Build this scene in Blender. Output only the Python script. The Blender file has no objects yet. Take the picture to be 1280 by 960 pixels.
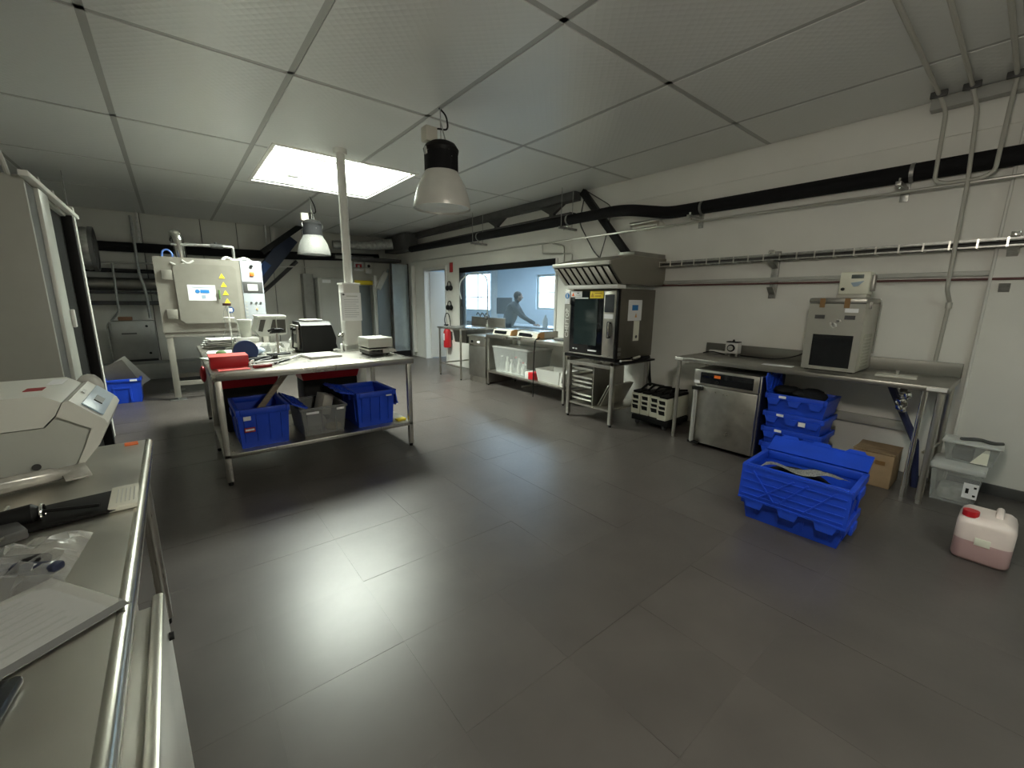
import bpy, bmesh, math, random
from mathutils import Vector, Matrix
random.seed(7)
PI = math.pi
SC = bpy.context.scene
COL = SC.collection

# ------------------------------------------------------------------ camera
FPX = 520.36
YAW, PITCH, ROLL = math.radians(38.958), math.radians(11.355), math.radians(0.5935)
CAM_H = 1.55
fw = Vector((math.sin(YAW) * math.cos(PITCH), math.cos(YAW) * math.cos(PITCH), -math.sin(PITCH)))
rt = Vector((math.cos(YAW), -math.sin(YAW), 0))
up = rt.cross(fw)
r2 = rt * math.cos(ROLL) + up * math.sin(ROLL)
u2 = -rt * math.sin(ROLL) + up * math.cos(ROLL)
cd = bpy.data.cameras.new('camera')
cd.sensor_fit = 'HORIZONTAL'; cd.sensor_width = 36.0; cd.lens = FPX / 1280 * 36.0
cd.clip_start = 0.02; cd.clip_end = 200
cam = bpy.data.objects.new('camera', cd); COL.objects.link(cam)
mw = Matrix.Identity(4)
for i in range(3):
    mw[i][0] = r2[i]; mw[i][1] = u2[i]; mw[i][2] = -fw[i]
mw[2][3] = CAM_H
cam.matrix_world = mw
SC.camera = cam

# ------------------------------------------------------------------ world, exposure, daylight
vs = SC.view_settings
vs.view_transform = 'Standard'; vs.look = 'None'; vs.gamma = 1.0; vs.use_curve_mapping = False
vs.exposure = 0.50
w = bpy.data.worlds.new('world'); SC.world = w; w.use_nodes = True
bg = w.node_tree.nodes['Background']
bg.inputs[0].default_value = (0.80, 0.92, 1.0, 1); bg.inputs[1].default_value = 11.0

def area_light(name, loc, rot, sx, sy, power, col, spread=None):
    l = bpy.data.lights.new(name, 'AREA'); l.shape = 'RECTANGLE'; l.size = sx; l.size_y = sy
    l.energy = power; l.color = col
    if spread: l.spread = math.radians(spread)
    o = bpy.data.objects.new(name, l); COL.objects.link(o)
    o.location = loc; o.rotation_euler = rot
    return o
# daylight over the skylight, over an added, unseen second skylight behind the camera, and outside the office windows
area_light('skylight_daylight', (1.945, 6.48, 3.95), (0, 0, 0), 1.6, 1.7, 1600, (1.0, 0.985, 0.95))
area_light('office_fill_light', (7.2, 8.6, 2.893), (0, 0, 0), .6, 3.6, 80, (0.72, 0.88, 1.0))  # unseen fill light added to brighten the office
area_light('rear_skylight_fill', (1.945, -1.6, 3.95), (0, 0, 0), 1.6, 1.7, 110, (1.0, 0.97, 0.92))
for wy, wz, wh, ww in ((13.335, 1.85, 1.4, 1.83), (9.04, 1.81, 1.06, 1.88)):      # portals that guide the sky's light in through the office windows
    o = area_light('office_window_portal', (9.22, wy, wz), (0, math.radians(90), 0), wh, ww, 1, (1, 1, 1))
    o.data.cycles.is_portal = True

# ------------------------------------------------------------------ materials
MATS = {}
def mat(name, col, rough=0.5, metal=0.0, noise=0.0, nscale=8.0, bump=0.0, bscale=60.0, spec=None, alpha=None,
        trans=None, brush=None, coat=None, rvar=0.0):
    if name in MATS: return MATS[name]
    m = bpy.data.materials.new(name); m.use_nodes = True
    nt = m.node_tree; b = nt.nodes['Principled BSDF']
    c = (*col, 1) if len(col) == 3 else col
    b.inputs['Base Color'].default_value = c
    b.inputs['Roughness'].default_value = rough; b.inputs['Metallic'].default_value = metal
    if spec is not None: b.inputs['Specular IOR Level'].default_value = spec
    if alpha is not None: b.inputs['Alpha'].default_value = alpha
    if trans is not None: b.inputs['Transmission Weight'].default_value = trans
    if coat is not None: b.inputs['Coat Weight'].default_value = coat
    tc = nt.nodes.new('ShaderNodeTexCoord')
    def nz(scale, vec=None, detail=4):
        n = nt.nodes.new('ShaderNodeTexNoise'); n.inputs['Scale'].default_value = scale; n.inputs['Detail'].default_value = detail
        nt.links.new(vec or tc.outputs['Object'], n.inputs['Vector']); return n
    src = None
    if brush:
        mp = nt.nodes.new('ShaderNodeMapping'); mp.inputs['Scale'].default_value = brush
        nt.links.new(tc.outputs['Object'], mp.inputs['Vector']); src = mp.outputs['Vector']
    if noise:
        n = nz(nscale, src); r = nt.nodes.new('ShaderNodeValToRGB')
        r.color_ramp.elements[0].position = 0.3; r.color_ramp.elements[1].position = 0.72
        r.color_ramp.elements[0].color = tuple(max(0, x * (1 - noise)) for x in c[:3]) + (1,)
        r.color_ramp.elements[1].color = tuple(min(1, x * (1 + noise)) for x in c[:3]) + (1,)
        nt.links.new(n.outputs['Fac'], r.inputs['Fac']); nt.links.new(r.outputs['Color'], b.inputs['Base Color'])
    if rvar:
        n = nz(nscale * 0.7, src); mr = nt.nodes.new('ShaderNodeMapRange')
        mr.inputs[1].default_value = 0.3; mr.inputs[2].default_value = 0.7
        mr.inputs[3].default_value = max(0.03, rough - rvar); mr.inputs[4].default_value = min(1, rough + rvar)
        nt.links.new(n.outputs['Fac'], mr.inputs[0]); nt.links.new(mr.outputs[0], b.inputs['Roughness'])
    if bump:
        n = nz(bscale, src, 6); bp = nt.nodes.new('ShaderNodeBump'); bp.inputs['Strength'].default_value = bump
        bp.inputs['Distance'].default_value = 0.01
        nt.links.new(n.outputs['Fac'], bp.inputs['Height']); nt.links.new(bp.outputs['Normal'], b.inputs['Normal'])
    MATS[name] = m
    return m
def clear(name, col, opac, rough=0.15):
    """thin clear plastic or glass: part see-through, part glossy"""
    m = bpy.data.materials.new(name); m.use_nodes = True; nt = m.node_tree
    b = nt.nodes['Principled BSDF']; b.inputs['Base Color'].default_value = (*col, 1); b.inputs['Roughness'].default_value = rough
    t = nt.nodes.new('ShaderNodeBsdfTransparent'); t.inputs[0].default_value = (*[0.6 + 0.4 * x for x in col], 1)
    mx = nt.nodes.new('ShaderNodeMixShader'); lw = nt.nodes.new('ShaderNodeLayerWeight'); lw.inputs['Blend'].default_value = 0.5
    fr = nt.nodes.new('ShaderNodeMath'); fr.operation = 'POWER'; fr.inputs[1].default_value = 4.0; nt.links.new(lw.outputs['Facing'], fr.inputs[0])
    ad = nt.nodes.new('ShaderNodeMath'); ad.operation = 'ADD'; ad.use_clamp = True; ad.inputs[1].default_value = opac
    nt.links.new(fr.outputs[0], ad.inputs[0]); nt.links.new(ad.outputs[0], mx.inputs[0])
    nt.links.new(t.outputs[0], mx.inputs[1]); nt.links.new(b.outputs[0], mx.inputs[2])
    nt.links.new(mx.outputs[0], nt.nodes['Material Output'].inputs[0])
    MATS[name] = m
    return m
steel = mat('stainless', (0.56, 0.54, 0.49), 0.34, 1.0, noise=0.10, nscale=6, brush=(40, 2, 2), rvar=0.07)
steelx = mat('stainless_top', (0.60, 0.58, 0.53), 0.30, 1.0, noise=0.05, nscale=4, rvar=0.06)
steelw = mat('stainless_worn', (0.50, 0.48, 0.43), 0.36, 1.0, noise=0.05, nscale=5, rvar=0.07)
steeld = mat('stainless_dull', (0.36, 0.35, 0.32), 0.42, 1.0, noise=0.1, nscale=5)
chrome = mat('chrome', (0.75, 0.74, 0.7), 0.12, 1.0)
galv = mat('galvanised', (0.42, 0.42, 0.40), 0.45, 1.0, noise=0.2, nscale=30)
alu = mat('aluminium', (0.68, 0.67, 0.62), 0.28, 1.0)
black = mat('black_plastic', (0.009, 0.009, 0.009), 0.5, spec=.22)
blackf = mat('black_foam', (0.009, 0.009, 0.010), 0.85, bump=0.25, bscale=90, spec=.25)
blackg = mat('black_gloss', (0.008, 0.009, 0.011), 0.07)
dark = mat('dark_grey', (0.06, 0.06, 0.058), 0.5, noise=0.15)
grey = mat('grey_paint', (0.34, 0.34, 0.315), 0.5, noise=0.05)
greyl = mat('light_grey_paint', (0.46, 0.46, 0.42), 0.45, noise=0.04)
beige = mat('beige_plastic', (0.52, 0.50, 0.43), 0.45, noise=0.03)
white = mat('white_paint', (0.68, 0.67, 0.625), 0.45, noise=0.03)
whitep = mat('white_plastic', (0.70, 0.69, 0.65), 0.35)
cream = mat('cream_plastic', (0.74, 0.73, 0.60), 0.42, noise=0.04)
paper = mat('paper', (0.80, 0.80, 0.80), 0.7)
blue = mat('crate_blue', (0.010, 0.060, 0.54), 0.42, noise=0.10, nscale=6, bump=0.04, bscale=200)
blued = mat('dark_blue', (0.012, 0.018, 0.07), 0.5)
navy = mat('navy_disc', (0.02, 0.05, 0.17), 0.55)
bluesign = mat('sign_blue', (0.02, 0.20, 0.52), 0.5)
skyb = mat('panel_bluegrey', (0.33, 0.42, 0.50), 0.35)
red = mat('red_plastic', (0.48, 0.012, 0.018), 0.4)
redd = mat('red_dark', (0.30, 0.015, 0.015), 0.5)
redp = mat('red_pipe', (0.12, 0.045, 0.04), 0.6)
orange = mat('orange', (0.85, 0.16, 0.02), 0.5)
yellow = mat('yellow', (0.80, 0.62, 0.03), 0.5)
card = mat('cardboard', (0.33, 0.225, 0.125), 0.8, noise=0.10, nscale=14)
tape = mat('brown_tape', (0.23, 0.13, 0.05), 0.3)
wood = mat('raw_wood', (0.30, 0.24, 0.17), 0.7, noise=0.2, nscale=5, brush=(1, 12, 12))
green = mat('moss', (0.10, 0.17, 0.06), 0.8)
amber = mat('amber_plastic', (0.72, 0.40, 0.14), 0.45)
skin = mat('skin', (0.42, 0.27, 0.20), 0.55)
cloth = mat('dark_cloth', (0.05, 0.055, 0.065), 0.85)
hairm = mat('hair', (0.03, 0.025, 0.02), 0.6)
glassy = clear('clear_plastic', (0.80, 0.82, 0.80), 0.16, 0.22)
film = clear('clear_film', (0.75, 0.75, 0.72), 0.20, 0.12)
officeg = clear('office_glass', (0.70, 0.86, 0.98), 0.05, 0.04)
panes = clear('window_glass', (0.85, 0.94, 1.0), 0.03, 0.03)
ovenglass = clear('oven_glass', (0.03, 0.05, 0.05), 0.55, 0.05)
wall_m = mat('wall_paint', (0.77, 0.76, 0.705), 0.55, noise=0.045, nscale=1.6, bump=0.06, bscale=26)
wallb_m = mat('sandwich_panel', (0.68, 0.67, 0.61), 0.45, noise=0.04, nscale=2)
office_m = mat('office_wall', (0.62, 0.70, 0.76), 0.7)
jointm = mat('joint', (0.17, 0.17, 0.155), 0.6)

def floor_material():
    m = bpy.data.materials.new('vinyl_tile'); m.use_nodes = True; nt = m.node_tree; b = nt.nodes['Principled BSDF']
    g = nt.nodes.new('ShaderNodeNewGeometry'); oi = nt.nodes.new('ShaderNodeObjectInfo')
    n1 = nt.nodes.new('ShaderNodeTexNoise'); n1.inputs['Scale'].default_value = 3.2; n1.inputs['Detail'].default_value = 7
    n2 = nt.nodes.new('ShaderNodeTexNoise'); n2.inputs['Scale'].default_value = 38; n2.inputs['Detail'].default_value = 5
    for n in (n1, n2): nt.links.new(g.outputs['Position'], n.inputs['Vector'])
    r = nt.nodes.new('ShaderNodeValToRGB')
    r.color_ramp.elements[0].position = 0.3; r.color_ramp.elements[0].color = (0.066, 0.057, 0.052, 1)
    r.color_ramp.elements[1].position = 0.75; r.color_ramp.elements[1].color = (0.086, 0.075, 0.068, 1)
    nt.links.new(n1.outputs['Fac'], r.inputs['Fac'])
    hs = nt.nodes.new('ShaderNodeHueSaturation'); mr = nt.nodes.new('ShaderNodeMapRange')
    mr.inputs[3].default_value = 0.96; mr.inputs[4].default_value = 1.04
    nt.links.new(oi.outputs['Random'], mr.inputs[0]); nt.links.new(mr.outputs[0], hs.inputs['Value'])
    nt.links.new(r.outputs['Color'], hs.inputs['Color']); nt.links.new(hs.outputs['Color'], b.inputs['Base Color'])
    rr = nt.nodes.new('ShaderNodeMapRange'); rr.inputs[1].default_value = 0.3; rr.inputs[2].default_value = 0.7
    rr.inputs[3].default_value = 0.31; rr.inputs[4].default_value = 0.37
    nt.links.new(n2.outputs['Fac'], rr.inputs[0]); nt.links.new(rr.outputs[0], b.inputs['Roughness'])
    bp = nt.nodes.new('ShaderNodeBump'); bp.inputs['Strength'].default_value = 0.05; bp.inputs['Distance'].default_value = 0.003
    nt.links.new(n1.outputs['Fac'], bp.inputs['Height']); nt.links.new(bp.outputs['Normal'], b.inputs['Normal'])
    b.inputs['Specular IOR Level'].default_value = 0.6
    return m
floor_m = floor_material()
def ceiling_material():
    m = bpy.data.materials.new('quilted_panel'); m.use_nodes = True; nt = m.node_tree; b = nt.nodes['Principled BSDF']
    b.inputs['Base Color'].default_value = (0.70, 0.705, 0.68, 1); b.inputs['Roughness'].default_value = 0.34
    b.inputs['Metallic'].default_value = 0.25
    g = nt.nodes.new('ShaderNodeNewGeometry')
    mp = nt.nodes.new('ShaderNodeMapping'); mp.inputs['Rotation'].default_value = (0, 0, PI / 4)
    nt.links.new(g.outputs['Position'], mp.inputs['Vector'])
    vo = nt.nodes.new('ShaderNodeTexVoronoi'); vo.inputs['Scale'].default_value = 21; vo.inputs['Randomness'].default_value = 0.12
    nt.links.new(mp.outputs['Vector'], vo.inputs['Vector'])
    bp = nt.nodes.new('ShaderNodeBump'); bp.inputs['Strength'].default_value = 0.45; bp.inputs['Distance'].default_value = 0.01
    nt.links.new(vo.outputs['Distance'], bp.inputs['Height']); nt.links.new(bp.outputs['Normal'], b.inputs['Normal'])
    return m
ceil_m = ceiling_material()
def skylight_material():
    m = bpy.data.materials.new('skylight_dome'); m.use_nodes = True; nt = m.node_tree
    g = nt.nodes.new('ShaderNodeNewGeometry'); vo = nt.nodes.new('ShaderNodeTexVoronoi'); vo.inputs['Scale'].default_value = 16
    nt.links.new(g.outputs['Position'], vo.inputs['Vector'])
    r = nt.nodes.new('ShaderNodeValToRGB'); r.color_ramp.elements[0].color = (0.20, 0.23, 0.21, 1); r.color_ramp.elements[1].color = (0.34, 0.36, 0.33, 1)
    nt.links.new(vo.outputs['Distance'], r.inputs['Fac'])
    t = nt.nodes.new('ShaderNodeBsdfTransparent'); nt.links.new(r.outputs['Color'], t.inputs[0])
    nt.links.new(t.outputs[0], nt.nodes['Material Output'].inputs[0])
    return m
dome_m = skylight_material()

# ------------------------------------------------------------------ mesh helpers
class MB:
    def __init__(s): s.bm = bmesh.new()
    def box(s, x0, x1, y0, y1, z0, z1, bev=0, seg=2):
        return s.obox(((x0 + x1) / 2, (y0 + y1) / 2, (z0 + z1) / 2), (x1 - x0, y1 - y0, z1 - z0), None, bev, seg)
    def obox(s, c, size, rot=None, bev=0, seg=2):
        b2 = bmesh.new(); bmesh.ops.create_cube(b2, size=1.0)
        for v in b2.verts: v.co = Vector((v.co.x * size[0], v.co.y * size[1], v.co.z * size[2]))
        if bev: bmesh.ops.bevel(b2, geom=b2.edges[:], offset=min(bev, 0.49 * min(abs(t) for t in size)), segments=seg, profile=0.5, affect='EDGES')
        M = (rot.to_4x4() if rot is not None else Matrix.Identity(4)); M = Matrix.Translation(c) @ M
        return s._join(b2, M)
    def _join(s, b2, M=None):
        if M is not None: bmesh.ops.transform(b2, matrix=M, verts=b2.verts[:])
        me = bpy.data.meshes.new('t'); b2.to_mesh(me); b2.free(); s.bm.from_mesh(me); bpy.data.meshes.remove(me)
        return s
    def cyl(s, p0, p1, r, r2=None, seg=16, cap=True):
        p0 = Vector(p0); p1 = Vector(p1); d = p1 - p0
        b2 = bmesh.new()
        bmesh.ops.create_cone(b2, cap_ends=cap, segments=seg, radius1=r, radius2=r if r2 is None else r2, depth=d.length)
        q = Vector((0, 0, 1)).rotation_difference(d.normalized()).to_matrix().to_4x4()
        return s._join(b2, Matrix.Translation((p0 + p1) / 2) @ q)
    def tube(s, pts, r, seg=8, bend=0.0, nb=5):
        pts = [Vector(p) for p in pts]
        if bend:
            out = [pts[0]]
            for a, b, c in zip(pts, pts[1:], pts[2:]):
                d1 = (a - b); d2 = (c - b); k = min(bend, d1.length * 0.48, d2.length * 0.48)
                q0 = b + d1.normalized() * k; q2 = b + d2.normalized() * k
                for i in range(nb + 1):
                    t = i / nb; out.append(q0 * (1 - t) ** 2 + b * 2 * t * (1 - t) + q2 * t * t)
            out.append(pts[-1]); pts = out
        rings = []; n = len(pts); prev = None
        for i, p in enumerate(pts):
            d = (pts[min(i + 1, n - 1)] - pts[max(i - 1, 0)])
            d = d.normalized() if d.length > 1e-9 else Vector((0, 0, 1))
            if prev is None:
                a = Vector((0, 0, 1)) if abs(d.z) < 0.9 else Vector((1, 0, 0)); x = d.cross(a).normalized()
            else:
                x = prev - d * prev.dot(d); x = x.normalized() if x.length > 1e-6 else d.orthogonal().normalized()
            prev = x; y = d.cross(x)
            rr = r
            if isinstance(r, (list, tuple)):
                f = i / (n - 1) * (len(r) - 1); k0 = min(int(f), len(r) - 2); rr = r[k0] + (r[k0 + 1] - r[k0]) * (f - k0)
            rings.append([s.bm.verts.new(p + (x * math.cos(2 * PI * k / seg) + y * math.sin(2 * PI * k / seg)) * rr) for k in range(seg)])
        for a, b in zip(rings, rings[1:]):
            for k in range(seg): s.bm.faces.new((a[k], a[(k + 1) % seg], b[(k + 1) % seg], b[k]))
        s.bm.faces.new(rings[0][::-1]); s.bm.faces.new(rings[-1])
        return s
    def lathe(s, prof, c=(0, 0, 0), seg=24):
        rings = []
        for r, z in prof:
            rings.append([s.bm.verts.new((c[0] + r * math.cos(2 * PI * k / seg), c[1] + r * math.sin(2 * PI * k / seg), c[2] + z)) for k in range(seg)])
        for a, b in zip(rings, rings[1:]):
            for k in range(seg): s.bm.faces.new((a[k], a[(k + 1) % seg], b[(k + 1) % seg], b[k]))
        return s
    def prism(s, poly, ax, a0, a1):
        """poly in the two axes other than ax (in xyz order), extruded from a0 to a1"""
        def P(p, a): return {'x': (a, p[0], p[1]), 'y': (p[0], a, p[1]), 'z': (p[0], p[1], a)}[ax]
        A = [s.bm.verts.new(P(p, a0)) for p in poly]; B = [s.bm.verts.new(P(p, a1)) for p in poly]; n = len(poly)
        s.bm.faces.new(A); s.bm.faces.new(B[::-1])
        for i in range(n): s.bm.faces.new((A[i], B[i], B[(i + 1) % n], A[(i + 1) % n]))
        return s
    def tub(s, w0, d0, w1, d1, h, t, c=(0, 0, 0)):
        """open-topped tapered container, centred on c, walls t thick"""
        def ring(w, d, z): return [s.bm.verts.new((c[0] + x * w / 2, c[1] + y * d / 2, c[2] + z)) for x, y in ((-1, -1), (1, -1), (1, 1), (-1, 1))]
        R = [ring(w0, d0, 0), ring(w1, d1, h), ring(w1 - 2 * t, d1 - 2 * t, h), ring(w0 - 2 * t, d0 - 2 * t, t)]
        s.bm.faces.new(R[0][::-1]); s.bm.faces.new(R[3])
        for a, b in zip(R, R[1:]):
            for k in range(4): s.bm.faces.new((a[k], a[(k + 1) % 4], b[(k + 1) % 4], b[k]))
        return s
    def ball(s, c, r, seg=14):
        b2 = bmesh.new(); bmesh.ops.create_uvsphere(b2, u_segments=seg, v_segments=max(6, seg // 2), radius=1)
        rr = r if isinstance(r, (list, tuple)) else (r, r, r)
        return s._join(b2, Matrix.Translation(c) @ Matrix.Diagonal((*rr, 1)))
    def rot(s, M): bmesh.ops.transform(s.bm, matrix=M.to_4x4(), verts=s.bm.verts[:]); return s
    def move(s, v): bmesh.ops.translate(s.bm, vec=Vector(v), verts=s.bm.verts[:]); return s

def RZ(a): return Matrix.Rotation(a, 3, 'Z')
def RX(a): return Matrix.Rotation(a, 3, 'X')
def RY(a): return Matrix.Rotation(a, 3, 'Y')
WORLD = {}   # root name -> True when its parts are given in world coordinates

def link(name, mb, m, parent=None, rel=None):
    me = bpy.data.meshes.new(name)
    bmesh.ops.recalc_face_normals(mb.bm, faces=mb.bm.faces[:])
    if rel is not None: bmesh.ops.translate(mb.bm, vec=-Vector(rel), verts=mb.bm.verts[:])
    mb.bm.to_mesh(me); mb.bm.free()
    me.materials.append(m)
    me.polygons.foreach_set('use_smooth', [True] * len(me.polygons)); me.set_sharp_from_angle(angle=math.radians(35))
    o = bpy.data.objects.new(name, me); COL.objects.link(o)
    if parent is not None: o.parent = parent
    return o
def T(name, label, cat, loc=(0, 0, 0), rz=0.0, group=None):
    o = bpy.data.objects.new(name, None); COL.objects.link(o); o.empty_display_size = 0.05
    o.location = loc; o.rotation_euler = (0, 0, rz); o['label'] = label; o['category'] = cat
    if group: o['group'] = group
    return o
def rootof(p):
    while p.parent is not None: p = p.parent
    return p
def part(name, mb, m, parent, label=None):
    """parts in WORLD coordinates of a root that is only translated"""
    o = link(name, mb, m, parent, rel=rootof(parent).location)
    if label: o['label'] = label
    return o
def lpart(name, mb, m, parent, label=None):
    """parts in the root's own coordinates"""
    o = link(name, mb, m, parent)
    if label: o['label'] = label
    return o
def single(name, mb, m, label, cat, group=None, org=None):
    """a thing that is one mesh, given in world coordinates"""
    if org is None:
        vs_ = [v.co for v in mb.bm.verts]
        org = Vector((sum(v.x for v in vs_) / len(vs_), sum(v.y for v in vs_) / len(vs_), min(v.z for v in vs_)))
    o = link(name, mb, m, None, rel=org); o.location = org
    o['label'] = label; o['category'] = cat
    if group: o['group'] = group
    return o
def struct(name, mb, m, parent=None):
    o = link(name, mb, m, parent)
    if parent is None: o['kind'] = 'structure'
    return o
def copy_tree(o, parent=None):
    c = o.copy(); COL.objects.link(c); c.parent = parent
    for ch in list(o.children): copy_tree(ch, c)
    return c
def text(s, size, M, m, parent, name='lettering', world=True, depth=0.0006, align='CENTER'):
    cu = bpy.data.curves.new('f', 'FONT'); cu.body = s; cu.size = size; cu.align_x = align; cu.align_y = 'CENTER'
    cu.extrude = depth; cu.resolution_u = 2
    ob = bpy.data.objects.new('f', cu); COL.objects.link(ob)
    dg = bpy.context.evaluated_depsgraph_get(); me = bpy.data.meshes.new_from_object(ob.evaluated_get(dg))
    bpy.data.objects.remove(ob); bpy.data.curves.remove(cu)
    me.transform(M)
    if world: me.transform(Matrix.Translation(-rootof(parent).location))
    me.materials.clear(); me.materials.append(m)
    o = bpy.data.objects.new(name, me); COL.objects.link(o); o.parent = parent
    return o
def FX(x, y, z):   # text frame for a face that looks toward -X (reads along -Y)
    M = Matrix(((0, 0, -1, x), (-1, 0, 0, y), (0, 1, 0, z), (0, 0, 0, 1))); return M
def FY(x, y, z):   # a face that looks toward -Y (reads along +X)
    return Matrix(((1, 0, 0, x), (0, 0, -1, y), (0, 1, 0, z), (0, 0, 0, 1)))
def FZ(x, y, z, a=0.0):
    return Matrix.Translation((x, y, z)) @ Matrix.Rotation(a, 4, 'Z')

# ------------------------------------------------------------------ the setting
XW, YB, ZC = 5.2, 11.8, 3.22        # right wall, back wall, ceiling
XL, YF = -2.6, -3.6                 # left wall, wall behind the camera
# floor: base slab plus the tiles one can tell apart
fl = struct('floor', MB().box(XL - .2, 9.3, YF - .2, 15.2, -0.12, -0.0012), floor_m)
TS = 0.53
tile_me = None
for i in range(-2, 10):
    for j in range(-4, 12):
        x0, y0 = 0.13 + TS * i, 1.06 + TS * j
        x1 = min(x0 + TS, XW)
        if x0 < -1.2 or x0 > 4.9: continue
        if tile_me is None or abs(x1 - x0 - TS) > 1e-6:
            t = link('tile', MB().box(0.0006, x1 - x0 - 0.0006, 0.0006, TS - 0.0006, -0.0032, 0), floor_m, fl)
            if abs(x1 - x0 - TS) < 1e-6: tile_me = t.data
        else:
            t = bpy.data.objects.new('tile', tile_me); COL.objects.link(t); t.parent = fl
        t.location = (x0, y0, 0); t.rotation_euler = (random.uniform(-.0022, .0022), random.uniform(-.0022, .0022), 0)   # tiles lie a hair uneven
# ceiling: deck above, quilted panels below with recessed joints
CX = [XL, -1.37, -0.22, 0.91, 2.06, 3.22, 4.37, XW]
CY = [YF, -1.5, 0.30, 2.08, 3.83, 5.75, 7.60, 9.45, YB]
SKY = [(1.11, 2.78, 5.58, 7.38), (1.11, 2.78, -2.5, -0.7)]  # second opening is an added, unseen skylight for extra light
def rect_minus(r, h):
    x0, x1, y0, y1 = r; a0, a1, b0, b1 = h
    if a1 <= x0 or a0 >= x1 or b1 <= y0 or b0 >= y1: return [r]
    out = []; m0, m1 = max(x0, a0), min(x1, a1)
    if x0 < a0: out.append((x0, a0, y0, y1))
    if x1 > a1: out.append((a1, x1, y0, y1))
    if y0 < b0: out.append((m0, m1, y0, b0))
    if y1 > b1: out.append((m0, m1, b1, y1))
    return out
deck = MB(); rs = [(XL - .2, XW + .2, YF - .2, YB + .2)]
for h in SKY: rs = [q for r in rs for q in rect_minus(r, h)]
for r in rs: deck.box(*r, ZC + 0.012, ZC + 0.25)
ce = struct('ceiling', deck, jointm)
for i in range(len(CX) - 1):
    for j in range(len(CY) - 1):
        rs = [(CX[i] + .024, CX[i + 1] - .024, CY[j] + .024, CY[j + 1] - .024)]
        for h in SKY: rs = [q for r in rs for q in rect_minus(r, h)]
        if not rs: continue
        b = MB()
        for r in rs: b.box(*r, ZC - 0.004, ZC + 0.02)
        struct('panel', b, ceil_m, ce)
jm = MB()
for x in CX[1:-1]: 
    for y0, y1 in ((YF, YB),):
        segs = [(x - .024, x + .024, y0, y1)]
        for h in SKY: segs = [q for r in segs for q in rect_minus(r, h)]
        for r in segs: jm.box(*r, ZC + .002, ZC + .014)
for y in CY[1:-1]:
    segs = [(XL, XW, y - .024, y + .024)]
    for h in SKY: segs = [q for r in segs for q in rect_minus(r, h)]
    for r in segs: jm.box(*r, ZC + .002, ZC + .014)
struct('joint_strip', jm, mat('strip', (0.40, 0.40, 0.38), 0.4, 0.3), ce)
# skylights: shaft, frame, patterned dome pane, opener
for k, (a0, a1, b0, b1) in enumerate(SKY):
    sh = MB(); t = .05; zt = ZC + .62
    sh.box(a0 - t, a0, b0 - t, b1 + t, ZC - .006, zt).box(a1, a1 + t, b0 - t, b1 + t, ZC - .006, zt)
    sh.box(a0, a1, b0 - t, b0, ZC - .006, zt).box(a0, a1, b1, b1 + t, ZC - .006, zt)
    wn = struct('window_%d' % (2 + k), sh, mat('shaft_white', (0.86, 0.86, 0.83), 0.5))
    f = MB()
    for r in rect_minus((a0, a1, b0, b1), (a0 + .07, a1 - .07, b0 + .07, b1 - .07)): f.box(*r, ZC + .44, ZC + .52, .006)
    struct('window_frame', f, mat('frame_grey', (0.55, 0.56, 0.53), 0.4), wn)
    f = MB()
    for r in rect_minus((a0 - .045, a1 + .045, b0 - .045, b1 + .045), (a0, a1, b0, b1)): f.box(*r, ZC - .016, ZC - .003, .003)
    struct('trim_strip', f, white, wn)
    struct('glazing_bar', MB().box(a1 - .30, a1 - .27, b0 + .07, b1 - .07, ZC + .45, ZC + .51), MATS['frame_grey'], wn)
    # dome pane, slightly crowned
    d = MB(); n = 8; g = {}
    for i in range(n + 1):
        for j in range(n + 1):
            u, v = i / n, j / n
            g[i, j] = d.bm.verts.new((a0 + .04 + (a1 - a0 - .08) * u, b0 + .04 + (b1 - b0 - .08) * v, ZC + .52 + .10 * (16 * u * (1 - u) * v * (1 - v)) ** .5))
    for i in range(n):
        for j in range(n): d.bm.faces.new((g[i, j], g[i + 1, j], g[i + 1, j + 1], g[i, j + 1]))
    struct('pane', d, dome_m, wn)
    if k == 0:
        xm = 1.62
        struct('opener', MB().cyl((xm, b1 - .18, ZC + .1), (xm, b1 - .18, ZC + .48), .008).box(xm - .07, xm + .07, b1 - .23, b1 - .13, ZC + .08, ZC + .12, .01)
               .cyl((xm + .16, b1 - .03, ZC + .16), (xm + .16, b1 - .03, ZC + .22), .02).cyl((xm + .3, b1 - .03, ZC + .16), (xm + .3, b1 - .03, ZC + .22), .02), galv, wn)

# right wall with the door and window openings
DOOR = (9.0, 10.05, 0, 2.27); WIN = (5.27, 8.35, 0.97, 2.21)
wr = MB(); X0, X1 = XW, XW + .14
wr.box(X0, X1, YF - .2, WIN[0], 0, ZC + .05).box(X0, X1, WIN[1], DOOR[0], 0, ZC + .05).box(X0, X1, DOOR[1], YB + .2, 0, ZC + .05)
wr.box(X0, X1, WIN[0], WIN[1], 0, WIN[2]).box(X0, X1, WIN[0], WIN[1], WIN[3], ZC + .05).box(X0, X1, DOOR[0], DOOR[1], DOOR[3], ZC + .05)
struct('wall_right', wr, wall_m)
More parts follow.
